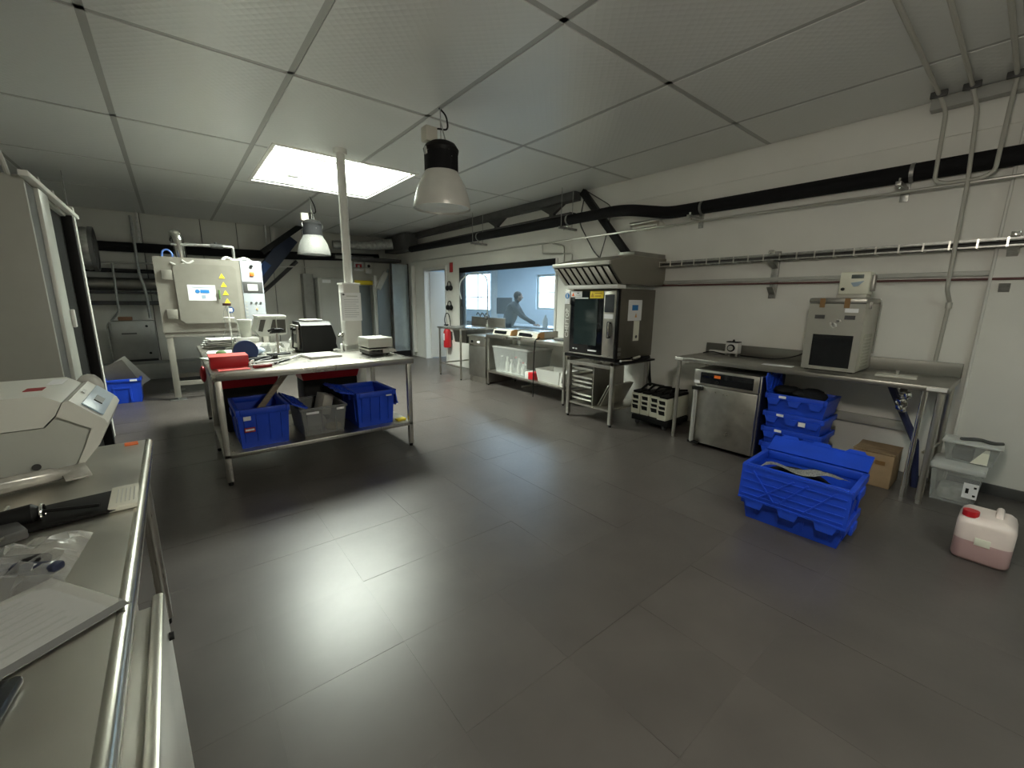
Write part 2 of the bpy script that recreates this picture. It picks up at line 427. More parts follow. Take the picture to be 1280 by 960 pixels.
# pilaster with its corner strip at the near end of the right wall, shallow upper band, corner beam
struct('trim_1', MB().box(XW - .045, XW + .01, YF, 0.27, 0, ZC - .02, .006), wall_m)
struct('trim_2', MB().box(XW - .012, XW + .01, 0.27, 5.0, 2.92, ZC - .004, .003), wall_m)
struct('trim_3', MB().box(XW - .13, XW - .03, -1.6, 0.82, ZC - .10, ZC - .012, .004), mat('beam_grey', (.40, .40, .37), .5))
struct('baseboard_right', MB().box(XW - .06, XW - .044, YF, .27, 0, .09, .003), dark)
struct('trim_4', MB().cyl((XW - .055, 0.275, 0.05), (XW - .055, 0.275, ZC - .02), .011, seg=12), white)
wl = struct('wall_left', MB().box(XL - .14, XL, YF - .2, YB + .2, 0, ZC + .05), wall_m)
struct('wall_front', MB().box(XL, XW, YF - .14, YF, 0, ZC + .05), wall_m)
# back wall of tall sandwich panels
wb = struct('wall_back', MB().box(XL, XW + .1, YB + .03, YB + .16, 0, ZC + .05), jointm)
xs = [XL + 1.15 * k for k in range(7)] + [XW + .1]
xs = [XL, -1.45, -0.30, 0.70, 1.37, 2.05, 2.75, 3.85, XW + .1]
for a, b in zip(xs, xs[1:]): struct('panel', MB().box(a + .008, b - .008, YB, YB + .05, 0, ZC + .02, .004), wallb_m, wb)
struct('baseboard_back', MB().box(XL, 2.75, YB - .03, YB, 0, .14, .004), dark)
# steel roof beam where ceiling meets right wall at the back, with blackened hangers
struct('trim_5', MB().box(XW - .16, XW - .005, 4.75, YB, ZC - .13, ZC - .006, .004), dark)

# ---- door in the right wall (open, bright office beyond)
y0, y1, _, zt = DOOR
fr = MB().box(XW - .03, XW + .16, y0 - .07, y0, 0, zt + .07, .006).box(XW - .03, XW + .16, y1, y1 + .07, 0, zt + .07, .006).box(XW - .03, XW + .16, y0, y1, zt, zt + .07, .006)
d1 = struct('door_1', fr, whitep)
ang = math.radians(83)
M = Matrix.Translation((XW + .12, y1 - .02, 0)) @ Matrix.Rotation(ang, 4, 'Z')
lf = MB().box(0, .04, -.98, 0, .02, zt - .01, .004); bmesh.ops.transform(lf.bm, matrix=M, verts=lf.bm.verts[:])
leaf = struct('door_leaf', lf, whitep, d1)
hd = MB().cyl((-.03, -.92, 1.02), (-.03, -.80, 1.02), .01).cyl((-.03, -.92, 1.02), (0, -.92, 1.02), .012); bmesh.ops.transform(hd.bm, matrix=M, verts=hd.bm.verts[:])
struct('door_handle', hd, chrome, leaf)
# ---- window to the office
y0, y1, z0, zt = WIN
fr = MB().box(XW - .02, XW + .16, y0 - .05, y0, z0 - .05, zt + .05, .005).box(XW - .02, XW + .16, y1, y1 + .05, z0 - .05, zt + .05, .005)
fr.box(XW - .02, XW + .16, y0, y1, z0 - .05, z0, .005)
w1 = struct('window_1', fr, white)
struct('window_head', MB().box(XW - .025, XW + .05, y0, y1, zt - .06, zt + .05, .004), blackf, w1)
struct('window_jamb', MB().box(XW - .025, XW + .05, y1 - .05, y1, z0, zt - .06, .004), dark, w1)
struct('pane', MB().box(XW + .06, XW + .068, y0, y1, z0, zt), officeg, w1)

# ------------------------------------------------------------------ shared builders
def steel_table(name, label, x0, x1, y0, y1, zt, shelf=None, lip=.05, leg=.04, round_leg=False, splash=None, m=None, cat='table', inset=.02, shelfm=None):
    r = T(name, label, cat, ((x0 + x1) / 2, (y0 + y1) / 2, 0))
    part('tabletop', MB().box(x0, x1, y0, y1, zt - lip, zt, .008), m or steelx, r)
    for x in (x0 + inset + leg / 2, x1 - inset - leg / 2):
        for y in (y0 + inset + leg / 2, y1 - inset - leg / 2):
            b = MB()
            if round_leg: b.cyl((x, y, .03), (x, y, zt - lip), leg / 2, seg=16)
            else: b.box(x - leg / 2, x + leg / 2, y - leg / 2, y + leg / 2, .03, zt - lip, .003)
            lg = part('leg', b, steel, r)
            part('foot', MB().cyl((x, y, 0), (x, y, .034), leg * .42, seg=12), black if not round_leg else alu, lg)
    if shelf is not None:
        part('shelf', MB().box(x0 + inset, x1 - inset, y0 + inset, y1 - inset, shelf - .035, shelf, .004), shelfm or steel, r)
    if splash:
        part('splashback', MB().box(x1 - .025, x1, y0, y1, zt - .002, zt + splash, .004), mat('splash_steel', (.22, .215, .19), .45, .7), r)
    return r
def crate_parts(r, w, d, h, lid=True, lids=(), mt=None, labels=()):
    """attached-lid distribution crate: width along x, depth along y, in the root's own coordinates"""
    mt = mt or blue
    lpart('body', MB().tub(w * .88, d * .86, w * .965, d * .95, h - .02, .008), mt, r)
    b = MB()   # rim
    for q in rect_minus((-w / 2, w / 2, -d / 2, d / 2), (-w / 2 + .03, w / 2 - .03, -d / 2 + .03, d / 2 - .03)): b.box(*q, h - .055, h, .004)
    lpart('rim', b, mt, r)
    for sx in (-1, 1):   # ribs and grips
        for yy in (-d * .3, d * .3): lpart('rib', MB().prism([(sx * w * .44, .05), (sx * w * .475, h - .05), (sx * w * .495, h - .05), (sx * w * .465, .05)], 'y', yy - .012, yy + .012), mt, r)
        lpart('handle', MB().box(sx * w * .5 - .012, sx * w * .5 + .012, -.075, .075, h - .10, h - .04, .006), mt, r)
    for sy in (-1, 1):
        for xx in (-w * .34, -w * .12, w * .12, w * .34): lpart('rib', MB().prism([(sy * d * .43, .05), (sy * d * .465, h - .05), (sy * d * .492, h - .05), (sy * d * .455, .05)], 'x', xx - .011, xx + .011), mt, r)
    return r
def lid_part(r, w, dep, M, mt=None):
    """one half lid: plate with diagonal and straight ribs and toothed edge, x along w, y from 0 to dep, in the plane z=0"""
    mt = mt or blue
    b = MB(); n = 6; pts = [(-w / 2, 0)]
    pts = [(-w / 2, 0), (w / 2, 0), (w / 2, dep * .78)]
    for k in range(3):     # wavy meeting edge
        c = w / 2 - w * (k + .5) / 3
        pts += [(c + w * .11, dep * .78), (c + w * .07, dep), (c - w * .07, dep), (c - w * .11, dep * .78)]
    pts += [(-w / 2, dep * .78)]
    b.prism(pts, 'z', -.006, .006)
    rib = MB()
    for yy in (dep * .18, dep * .36, dep * .54, dep * .7): rib.box(-w * .47, w * .47, yy - .004, yy + .004, .004, .013)
    for x0, x1 in ((-w * .38, -w * .14), (-w * .14, w * .10), (w * .38, w * .14), (-.01, w * .3)):
        a = Vector((x0, dep * .1, .009)); c = Vector((x1, dep * .72, .009)); dd = c - a
        rib.obox((a + c) / 2 + Vector((0, 0, .002)), (dd.length, .009, .016), RZ(math.atan2(dd.y, dd.x)))
    for yy, x in ((0, 0), (dep * .78, 0)): rib.box(-w / 2, w / 2, yy, yy + .012, -.008, .012)
    for bm_ in (b.bm, rib.bm): bmesh.ops.transform(bm_, matrix=M, verts=bm_.verts[:])
    l = lpart('lid', b, mt, r); lpart('rib', rib, mt, l)
    return l
def paperlabel(r, x0, x1, z0, z1, y, parent=None, m=None):
    return lpart('label', MB().box(x0, x1, y - .002, y, z0, z1), m or paper, parent or r)

# ------------------------------------------------------------------ right-hand counter and what stands on it
ct = steel_table('steel_counter', 'long stainless counter with splashback along the wall, oven-like cabinet beneath', 4.4, 5.14, .31, 2.5, .945, None, .045, .042, True, .12, cat='counter', m=mat('counter_steel', (.31, .30, .27), .36, .9, noise=.06, nscale=4))
part('edge_tape', MB().box(4.398, 4.402, .32, .43, .912, .935), whitep, ct, 'white tape on the counter edge')
part('edge_tape', MB().box(4.398, 4.402, 2.40, 2.49, .912, .940), whitep, ct)
part('leg', MB().cyl((4.50, .455, .0), (4.50, .445, .9), .018, seg=14), chrome, ct)
# benchtop instrument with black window, meter on it
r = T('benchtop_chiller', 'grey-beige benchtop instrument with square black opening on the wall counter', 'instrument', (4.87, 1.115, .945))
x0, x1, y0, y1, z0, z1 = 4.60, 5.095, .915, 1.325, .955, 1.60
part('body', MB().box(x0 + .012, x1, y0, y1, z0, z1, .012), mat('instrument_beige', (.50, .48, .41), .4, .1, noise=.04), r)
f = MB()
for q in rect_minus((y0, y1, z0, z1 - .05), (y0 + .05, y1 - .06, z0 + .03, z0 + .32)): f.box(x0, x0 + .014, q[0], q[1], q[2], q[3])
part('front_panel', f, mat('instrument_grey', (.42, .41, .36), .36, .45, noise=.05), r)
part('window', MB().box(x0 + .006, x0 + .012, y0 + .05, y1 - .06, z0 + .03, z0 + .32), blackg, r, 'black square opening')
part('top_cover', MB().box(x0 - .006, x1 + .006, y0 - .006, y1 + .006, z1 - .05, z1, .014), steeld, r)
for a in (y0 + .06, y1 - .13): part('vent', MB().box(x0 - .003, x0 + .004, a, a + .075, z1 - .185, z1 - .15), dark, r)
part('label', MB().box(x0 - .003, x0 + .002, y0 + .045, y0 + .14, z1 - .125, z1 - .09), paper, r)
for a in (y0 + .11, y1 - .12): part('tape', MB().box(x0 - .009, x0 - .003, a, a + .04, z1 - .085, z1 - .002), tape, r)
g = MB()
for k in range(7): g.obox((x0 - .003, 1.11 + .026 * math.cos(k * 2.3), z1 - .225 + .026 * math.sin(k * 1.9)), (.008, .028, .022), RX(k * .7), .002)
part('sticker', g, white, r, 'torn white sticker')
part('side_grille', MB().box(x0 + .10, x1 - .12, y0 - .004, y0 + .004, z0 + .03, z0 + .33, .002), mat('grille', (.40, .385, .31), .6), r)
gs = MB()
for k in range(9): gs.box(x0 + .12, x1 - .14, y0 - .007, y0 - .003, z0 + .05 + k * .03, z0 + .06 + k * .03)
part('grille_slat', gs, beige, r)['kind'] = 'stuff'
for a in (x0 + .03, x1 - .03): part('foot', MB().cyl((a, y0 + .04, .945), (a, y0 + .04, .957), .018).cyl((a, y1 - .04, .945), (a, y1 - .04, .957), .018), black, r)
for a in (.10, .15): part('latch', MB().box(x0 + a, x0 + a + .014, y0 - .012, y0, z1 - .09, z1 - .03, .003), steeld, r)
part('handle', MB().tube([(x1 - .03, y0 - .004, z1 - .01), (x1 - .03, y0 - .014, z1 - .06), (x1 - .05, y0 - .014, z1 - .5)], .008), steeld, r)
r = T('meter_unit', 'small white digital meter standing on top of the benchtop instrument', 'meter', (4.86, 1.06, 1.60))
part('body', MB().box(4.77, 4.92, .95, 1.17, 1.632, 1.83, .012), cream, r)
part('screen', MB().box(4.764, 4.772, .998, 1.085, 1.772, 1.805, .002), mat('lcd', (.10, .12, .11), .2), r)
part('keypad', MB().prism([(1.085, 1.735), (1.02, 1.745), (.99, 1.75), (1.03, 1.705), (1.06, 1.70)], 'x', 4.766, 4.771), skyb, r)
part('knob', MB().cyl((4.755, 1.135, 1.68), (4.772, 1.135, 1.68), .014), black, r)
part('stand', MB().box(4.78, 4.94, .96, 1.18, 1.60, 1.634, .006), beige, r)
part('side_clip', MB().box(4.80, 4.87, .925, .952, 1.66, 1.80, .005), steeld, r)
# timer with dial, cable, extension block, paper, plate
r = T('dial_timer', 'small white box with round black dial on the wall counter', 'timer', (5.0, 2.13, .945))
part('body', MB().box(4.95, 5.06, 2.06, 2.20, .975, 1.10, .012), whitep, r)
part('dial', MB().cyl((4.935, 2.13, 1.04), (4.952, 2.13, 1.04), .042, seg=24), black, r)
part('knob', MB().cyl((4.922, 2.13, 1.04), (4.94, 2.13, 1.04), .028, seg=20), greyl, r)
part('cap', MB().box(4.955, 5.055, 2.065, 2.195, 1.10, 1.112, .004).cyl((5.0, 2.13, 1.11), (5.0, 2.13, 1.135), .018, r2=.006), black, r)
for a in (2.09, 2.17): part('foot', MB().cyl((5.0, a, .945), (5.0, a, .98), .016), steeld, r)
single('power_cable', MB().tube([(5.05, 2.06, .953), (5.03, 1.9, .955), (4.98, 1.7, .955), (5.02, 1.5, 1.0), (5.05, 1.34, 1.12), (5.06, 1.33, 1.14)], .006, bend=.1), black, 'black cable running from the dial timer to the benchtop instrument', 'cable')
single('power_cable', MB().tube([(4.95, 2.45, .953), (5.02, 2.4, .975), (5.06, 2.3, .955), (5.0, 2.22, .955)], .006, bend=.08), black, 'black cable looping over the left end of the counter', 'cable')
r = T('socket_strip', 'white multi-socket strip behind the dial timer on the counter', 'socket strip', (5.09, 2.32, .945))
part('body', MB().box(5.06, 5.11, 2.20, 2.44, .946, .985, .008), whitep, r)
for k in range(3): part('socket', MB().cyl((5.085, 2.25 + .07 * k, .984), (5.085, 2.25 + .07 * k, .988), .02), greyl, r)
single('paper_sheet', MB().obox((4.60, 1.52, .948), (.10, .26, .004), RZ(.12)), paper, 'white paper lying on the counter left of the benchtop instrument', 'paper')
r = T('balance_plate', 'flat beige plate with small knob on the counter right of the instrument', 'plate', (4.72, .66, .945))
part('plate', MB().obox((4.72, .66, .956), (.19, .26, .018), RZ(.1), .004), beige, r)
part('knob', MB().cyl((4.74, .66, .965), (4.74, .66, 1.0), .014, seg=12), alu, r)
# incubator oven below
r = T('incubator_oven', 'stainless drying oven with black control strip under the wall counter', 'oven', (4.66, 1.9, 0))
x0, x1, y0, y1 = 4.33, 4.98, 1.56, 2.22
part('body', MB().box(x0 + .05, x1, y0, y1, .03, .85, .008), steel, r)
part('side_panel', MB().box(x0 + .06, x1 - .01, y0 - .006, y0 + .002, .05, .84), blued, r, 'dark blue side panel')
dr = part('door', MB().box(x0, x0 + .05, y0 + .005, y1 - .015, .045, .675, .008), steel, r)
part('handle', MB().cyl((x0 - .025, y1 - .05, .05), (x0 - .025, y1 - .05, .63), .022, seg=14), mat('handle_pale', (.62, .62, .58), .3, .6), dr)
part('hinge_cap', MB().box(x0 - .045, x0 + .005, y1 - .12, y1 - .012, .63, .668, .008), black, dr)
part('hinge_cap', MB().box(x0 - .045, x0 + .005, y1 - .12, y1 - .012, .035, .06, .006), black, dr)
cp = part('control_panel', MB().box(x0 + .005, x0 + .05, y0 + .005, y1 - .005, .68, .85, .006), steel, r)
part('display', MB().box(x0, x0 + .008, y0 + .055, y1 - .075, .705, .825, .003), blackg, cp)
part('screen', MB().box(x0 - .002, x0 + .002, y1 - .285, y1 - .22, .775, .805), mat('orange_lcd', (.9, .2, .03), .4), cp, 'orange display')
part('knob', MB().cyl((x0 - .022, y1 - .255, .735), (x0, y1 - .255, .735), .018), black, cp)
part('label', MB().box(x0 + .002, x0 + .006, y1 - .07, y1 - .012, .70, .73), paper, cp)
for a in (y0 + .06, y1 - .06): part('foot', MB().cyl((x0 + .1, a, 0), (x0 + .1, a, .034), .025).cyl((x1 - .06, a, 0), (x1 - .06, a, .034), .025), black, r)
# wall trunking under the counter
single('wall_trunking', MB().box(XW - .05, XW - .004, .56, 1.8, .40, .485, .004), greyl, 'grey cable trunking on the wall under the counter', 'trunking')
# dark blue sloping strut with crumpled foil beside the counter legs
single('sloped_strut', MB().tube([(4.74, .69, .885), (4.76, .47, .42), (4.78, .42, .02)], .027, seg=6), blued, 'dark blue sloping strut behind the counter legs', 'strut')
b = MB()
for k in range(9): b.obox((4.60 + .03 * random.random(), .55 + .04 * random.random(), .70 + .018 * k), (.05, .045, .05), RZ(k) @ RX(k * 1.3), .01)
single('foil_bundle', b, chrome, 'crumpled shiny foil hanging beside the counter legs', 'foil')

# ------------------------------------------------------------------ crates, boxes, jerrycan by the counter
cr = T('lidded_crate', 'open blue attached-lid crate standing on another crate on the floor', 'crate', (3.33, .845, .12), -PI / 2 + .03)
crate_parts(cr, .64, .44, .30)
lid_part(cr, .63, .30, Matrix.Translation((0, -.232, .295)) @ Matrix.Rotation(math.radians(-4), 4, 'X') @ Matrix(((-1, 0, 0, 0), (0, 0, -1, 0), (0, -1, 0, 0), (0, 0, 0, 1))))
lid_part(cr, .62, .20, Matrix.Translation((0, .225, .30)) @ Matrix.Rotation(math.radians(26), 4, 'X') @ Matrix(((-1, 0, 0, 0), (0, 1, 0, 0), (0, 0, -1, 0), (0, 0, 0, 1))))
c2 = T('lidded_crate', 'blue crate on the floor underneath the open attached-lid crate', 'crate', (3.33, .845, 0), -PI / 2 + .03)
crate_parts(c2, .62, .42, .17)
r = T('mesh_sleeve', 'grey mesh sleeve and black bag lying in the open blue crate', 'bag', (3.33, .86, .21))
part('bag', MB().ball((3.33, .88, .30), (.14, .22, .095), 16), blackf, r)
b = MB(); n = 14; vs0 = []
for i in range(n + 1):
    t = i / n; y = 1.08 - .46 * t; z = .40 + .035 * math.sin(PI * t) + .05 * max(0, t - .7) / .3
    vs0.append([b.bm.verts.new((3.20 + .05 * k, y - .02 * k, z - .012 * abs(k - 1) + .02 * math.sin(t * 9 + k))) for k in range(3)])
for p, q in zip(vs0, vs0[1:]):
    for k in range(2): b.bm.faces.new((p[k], p[k + 1], q[k + 1], q[k]))
bmesh.ops.solidify(b.bm, geom=b.bm.faces[:], thickness=.012)
part('sleeve', b, mat('mesh_grey', (.42, .42, .40), .6, noise=.5, nscale=120), r)
# stack of nested crates with an open top crate
for k in range(4):
    lab = ['blue crate at the bottom of the nested crate stack beside the drying oven', 'second blue crate from the floor in the nested crate stack', 'third blue crate from the floor in the nested crate stack',
           'topmost blue crate of the nested stack, filled with black fabric'][k]
    q = T('nested_crate', lab, 'crate', (4.58, 1.27, .155 * k), -PI / 2, 'nested blue crates')
    w_, d_, h_ = .50, .40, .22 if k < 3 else .24
    lpart('body', MB().tub(.42, .33, .47, .37, h_, .008), blue, q)
    b = MB()
    for s in rect_minus((-.25, .25, -.2, .2), (-.225, .225, -.175, .175)): b.box(*s, h_ - .05, h_, .004)
    lpart('rim', b, blue, q)
    for xx in (-.17, .0, .17): lpart('catch', MB().prism([(xx - .055, h_ - .045), (xx + .055, h_ - .045), (xx + .035, h_ - .10), (xx - .035, h_ - .10)], 'y', -.212, -.196), blue, q)
    lpart('label', MB().box(-.10 - .03, -.10 + .03, -.2025, -.2, h_ - .035, h_ - .012), paper, q)
    if k == 2: lpart('label', MB().box(.06, .115, -.2145, -.2125, h_ - .09, h_ - .05), paper, q)
    if k == 3:
        M = Matrix.Translation((-.235, 0, h_ + .005)) @ Matrix.Rotation(math.radians(-8), 4, 'Y') @ Matrix.Rotation(PI / 2, 4, 'Z') @ Matrix.Rotation(math.radians(88), 4, 'X')
        lid_part(q, .38, .18, M)
        M = Matrix.Translation((.25, 0, h_)) @ Matrix.Rotation(PI / 2, 4, 'Z') @ Matrix.Rotation(math.radians(-80), 4, 'X')
        lid_part(q, .38, .20, M)
b = MB()
for k in range(8): b.ball((4.58 + .1 * (random.random() - .5), 1.12 + .3 * random.random(), .69 + .035 * random.random()), (.11, .10, .045), 12)
single('black_fabric', b, blackf, 'black fabric heaped in the topmost nested crate', 'fabric')
# cardboard box
r = T('cardboard_box', 'brown cardboard box on the floor under the wall counter', 'box', (4.75, .69, 0))
part('body', MB().box(4.58, 4.92, .55, .83, 0, .29, .004), card, r)
part('flap', MB().obox((4.67, .69, .297), (.17, .285, .006), RY(.05)), card, r)
part('flap', MB().obox((4.845, .69, .297), (.16, .285, .006), RY(-.05)), card, r)
part('tape', MB().box(4.575, 4.581, .60, .665, .20, .235), tape, r)
# clear storage boxes, lower with lid, upper smaller
r = T('storage_box', 'clear plastic storage box with lid on the floor beside the counter leg', 'storage box', (4.80, .19, 0))
part('body', MB().tub(.28, .24, .33, .28, .26, .005, (4.80, .19, 0)), glassy, r)
part('lid', MB().box(4.625, 4.975, .04, .345, .262, .318, .02, 3), clear('milky_plastic', (.78, .79, .76), .45, .3), r)
part('contents', MB().box(4.69, 4.90, .09, .28, .008, .12, .03), mat('contents_grey', (.42, .42, .40), .7, noise=.3, nscale=20), r)
part('label', MB().box(4.637, 4.640, .06, .14, .08, .20), paper, r)
part('label_mark', MB().box(4.634, 4.637, .108, .125, .12, .16).box(4.634, 4.637, .07, .085, .165, .18).box(4.634, 4.637, .07, .085, .10, .115), black, r)
r = T('storage_box', 'small clear tub with dark parts resting on the lidded storage box', 'storage box', (4.86, .17, .32))
part('body', MB().tub(.20, .25, .25, .30, .15, .004, (4.87, .15, .321)), glassy, r)
part('rim', MB().box(4.735, 5.005, -.015, .315, .468, .482, .006), MATS['milky_plastic'], r)
part('contents', MB().box(4.80, 4.93, .13, .25, .327, .43, .02), dark, r)
part('label', MB().prism([(.05, .335), (.14, .335), (.07, .46), (.05, .46)], 'x', 4.752, 4.755), cream, r)
part('cable', MB().tube([(4.85, .22, .49), (4.9, .12, .50), (4.85, .05, .495), (4.92, .0, .49)], .014, bend=.05), dark, r)
single('steel_stub', MB().tube([(4.66, .40, .36), (4.80, .33, .43)], .011), alu, 'thin pale rod leaning between the counter leg and storage boxes', 'rod')
# jerrycan
r = T('jerrycan', 'translucent pinkish jerrycan with red cap on the floor', 'jerrycan', (3.80, -.02, 0), 0)
jm_ = mat('jerry_plastic', (.74, .63, .58), .35, noise=.05); jl = mat('jerry_liquid', (.50, .33, .32), .3)
def octag(x0, x1, y0, y1, c): return [(x0 + c, y0), (x1 - c, y0), (x1, y0 + c), (x1, y1 - c), (x1 - c, y1), (x0 + c, y1), (x0, y1 - c), (x0, y0 + c)]
def rounded_stack(b, x0, x1, y0, y1, levels, rad, n=5):
    rings = []
    for z, ins in levels:
        ring = []
        for cx, cy, a0 in ((x1 - rad, y1 - rad, 0), (x0 + rad, y1 - rad, PI / 2), (x0 + rad, y0 + rad, PI), (x1 - rad, y0 + rad, 1.5 * PI)):
            for k in range(n + 1):
                a = a0 + PI / 2 * k / n; rr_ = rad - min(ins, rad * .95); e = max(0, ins - rad * .95)
                ring.append(b.bm.verts.new((cx + rr_ * math.cos(a) - (e if cx > (x0 + x1) / 2 else -e), cy + rr_ * math.sin(a) - (e if cy > (y0 + y1) / 2 else -e), z)))
        rings.append(ring)
    for p, q in zip(rings, rings[1:]):
        for k in range(len(p)): b.bm.faces.new((p[k], p[(k + 1) % len(p)], q[(k + 1) % len(p)], q[k]))
    b.bm.faces.new(rings[0][::-1]); b.bm.faces.new(rings[-1]); return b
part('liquid_section', rounded_stack(MB(), 3.645, 3.94, -.14, .105, [(0, .02), (.008, .008), (.025, .0), (.135, 0)], .045), jl, r, 'darker liquid showing through the lower half')
part('body', rounded_stack(MB(), 3.645, 3.94, -.14, .105, [(.135, 0), (.235, 0), (.262, .010), (.278, .03), (.285, .05)], .045), jm_, r)
part('handle', MB().tube([(3.76, -.06, .272), (3.77, -.06, .294), (3.90, -.06, .294), (3.92, -.06, .272)], .017, bend=.03), jm_, r)
part('cap', MB().cyl((3.70, .055, .275), (3.70, .055, .31), .036, seg=20), red, r)
part('label', MB().box(3.640, 3.646, -.05, .015, .12, .165, .001), cream, r)
single('black_bin', MB().tub(.42, .42, .5, .5, .45, .01, (4.0, -.52, 0)), black, 'black plastic bin on the floor beyond the jerrycan', 'bin')

# ------------------------------------------------------------------ white cases on a black dolly
dl = T('black_dolly', 'low black plastic dolly carrying four cream cases', 'dolly', (4.78, 2.99, 0))
part('deck', MB().box(4.50, 4.99, 2.58, 3.09, .06, .13, .01), black, dl)
for x in (4.56, 4.93):
    for y in (2.65, 3.03): part('wheel', MB().cyl((x, y - .015, .035), (x, y + .015, .035), .035), dark, dl)
for k in range(4):
    y = 2.66 + .135 * k
    lab = ['cream slotted case pulled forward at the counter end of the low dolly', 'cream slotted case second from the counter end of the low dolly', 'cream slotted case second from the oven stand on the low dolly', 'cream slotted case next to the oven stand on the low dolly'][k]
    q = T('cream_case', lab, 'case', (4.77, y, .13), 0, 'row of cream cases')
    dx = -.045 if k == 0 else 0
    part('body', MB().box(4.53 + dx, 4.78 if k == 3 else 5.0, y - .062, y + .062, .132, .40, .012), cream, q)
    part('lid', MB().box(4.55 + dx, 4.77 if k == 3 else 5.0, y - .055, y + .055, .40, .43, .008), black, q)
    for j, (za, zb) in enumerate(((.33, .375), (.27, .305), (.20, .25))): part('slot', MB().prism([(y - .045, za), (y + .03, za), (y + .045, zb), (y - .04, zb)], 'x', 4.527 + dx, 4.532 + dx), black, q)
b = MB()
for k in range(5): b.tube([(4.62, 2.64 + .1 * k, .446), (4.75, 2.69 + .085 * k, .47 + .01 * k), (4.98, 2.62 + .11 * k, .452)], .014, bend=.08)
b.tube([(4.90, 3.16, .84), (4.88, 3.12, .62), (4.80, 3.04, .47)], .02, bend=.1)
single('cable_bundle', b, black, 'bundle of black cables lying over the cream cases', 'cable')

# ------------------------------------------------------------------ combi oven, stand, hood
OX0, OX1, OY0, OY1 = 4.10, 4.86, 3.10, 3.98
st = T('oven_stand', 'stainless oven stand with tray runners beneath the combi oven', 'stand', (4.5, 3.5, 0))
for x in (4.09, 4.80):
    for y in (3.11, 3.83):
        lg = part('leg', MB().box(x, x + .05, y - .005, y + .045, .03, .82, .004), steel, st)
        part('foot', MB().cyl((x + .025, y + .02, 0), (x + .025, y + .02, .035), .018), black, lg)
part('top_frame', MB().box(4.09, 4.85, 3.105, 3.155, .77, .82, .004).box(4.09, 4.85, 3.825, 3.875, .77, .82, .004).box(4.09, 4.14, 3.155, 3.825, .73, .775, .004).box(4.80, 4.85, 3.155, 3.825, .77, .82, .004), steel, st)
part('shelf', MB().box(4.10, 4.84, 3.155, 3.825, .19, .215, .004), steel, st)
part('divider', MB().box(4.115, 4.75, 3.425, 3.437, .215, .73), steel, st)
for k in range(8):
    z = .265 + .058 * k
    part('runner', MB().box(4.12, 4.74, 3.438, 3.452, z - .014, z - .006).box(4.12, 4.74, 3.81, 3.824, z - .014, z - .006), steeld, st)
    if k in (0, 1, 3, 4, 5, 7):
        q = T('baking_tray', ['lowest', 'second lowest', '', 'third lowest', 'third highest', 'second highest', '', 'highest'][k] + ' steel tray slid into the runners of the oven stand', 'tray', (4.42, 3.63, z), 0, 'trays in the oven stand')
        part('pan', MB().tub(.58, .32, .60, .345, .028, .004, (4.42 + .02 * random.random(), 3.632, z - .006)), steel if k % 2 else alu, q)
        part('rim', MB().box(4.12, 4.136, 3.462, 3.802, z + .014, z + .024, .003), alu, q)
for k in range(2):
    q = T('leaning_tray', ['outer steel tray leaning inside the oven stand', 'dull steel tray leaning behind the outer one inside the oven stand'][k], 'tray', (4.4, 3.3 - .03 * k, .215))
    b = MB().obox((4.42, 3.28 + .035 * k, .36), (.48, .016, .34), RX(math.radians(28)), .006); part('pan', b, steeld if k == 1 else steel, q)
    b = MB().tube([(4.18, 3.355 + .035 * k, .22), (4.18, 3.20 + .035 * k, .51), (4.64, 3.20 + .035 * k, .51), (4.64, 3.355 + .035 * k, .22)], .008, bend=.03); part('rim', b, alu, q)
ov = T('combi_oven', 'stainless combi oven with dark glass door under the extractor hood', 'oven', (4.48, 3.54, .82))
part('body', MB().box(OX0 + .05, OX1, OY0, OY1, .86, 1.70, .006), mat('oven_side', (.20, .185, .155), .45, .85, noise=.06), ov)
part('base', MB().box(OX0 + .02, OX1, OY0 + .02, OY1 - .02, .82, .86, .004), black, ov)
fp = part('front_strip', MB().box(OX0 + .01, OX0 + .05, OY1 - .115, OY1, .865, 1.69, .004), steeld, ov, 'steel strip with vertical lettering')
dr = part('door', MB().box(OX0, OX0 + .05, OY0 + .215, OY1 - .118, .885, 1.675, .006), blackg, ov, 'black glass door')
part('door_window', MB().box(OX0 - .009, OX0 - .006, OY0 + .30, OY1 - .20, 1.0, 1.58), ovenglass, dr)
for k in range(5): part('rack_reflect_bar', MB().box(OX0 - .0045, OX0 - .0028, OY0 + .32, OY1 - .24, 1.08 + .09 * k, 1.085 + .09 * k), mat('rack_reflect', (.45, .5, .48), .3, .8), dr)  # pale bars on the solid door imitate reflections of racks; no interior behind
part('bottom_trim', MB().box(OX0 - .004, OX0 + .05, OY0 + .03, OY1 - .118, .868, .886, .003), steel, dr)
cp = part('control_column', MB().box(OX0, OX0 + .05, OY0 + .03, OY0 + .212, .888, 1.675, .006), steel, ov)
part('display', MB().box(OX0 - .004, OX0, OY0 + .055, OY0 + .195, 1.42, 1.63, .002), mat('display_dark', (.05, .055, .06), .12), cp)
part('label', MB().box(OX0 - .004, OX0, OY0 + .06, OY0 + .195, 1.345, 1.40), paper, cp)
part('handle', MB().box(OX0 - .045, OX0 - .02, OY0 + .085, OY0 + .12, 1.11, 1.31, .008).box(OX0 - .03, OX0, OY0 + .09, OY0 + .115, 1.285, 1.305).box(OX0 - .03, OX0, OY0 + .09, OY0 + .115, 1.115, 1.135), black, cp)
part('handle_grip', MB().box(OX0 - .052, OX0 - .044, OY0 + .08, OY0 + .10, 1.12, 1.30, .003), chrome, cp)
part('corner_post', MB().box(OX0 + .005, OX0 + .05, OY0, OY0 + .028, .865, 1.69, .004), black, ov)
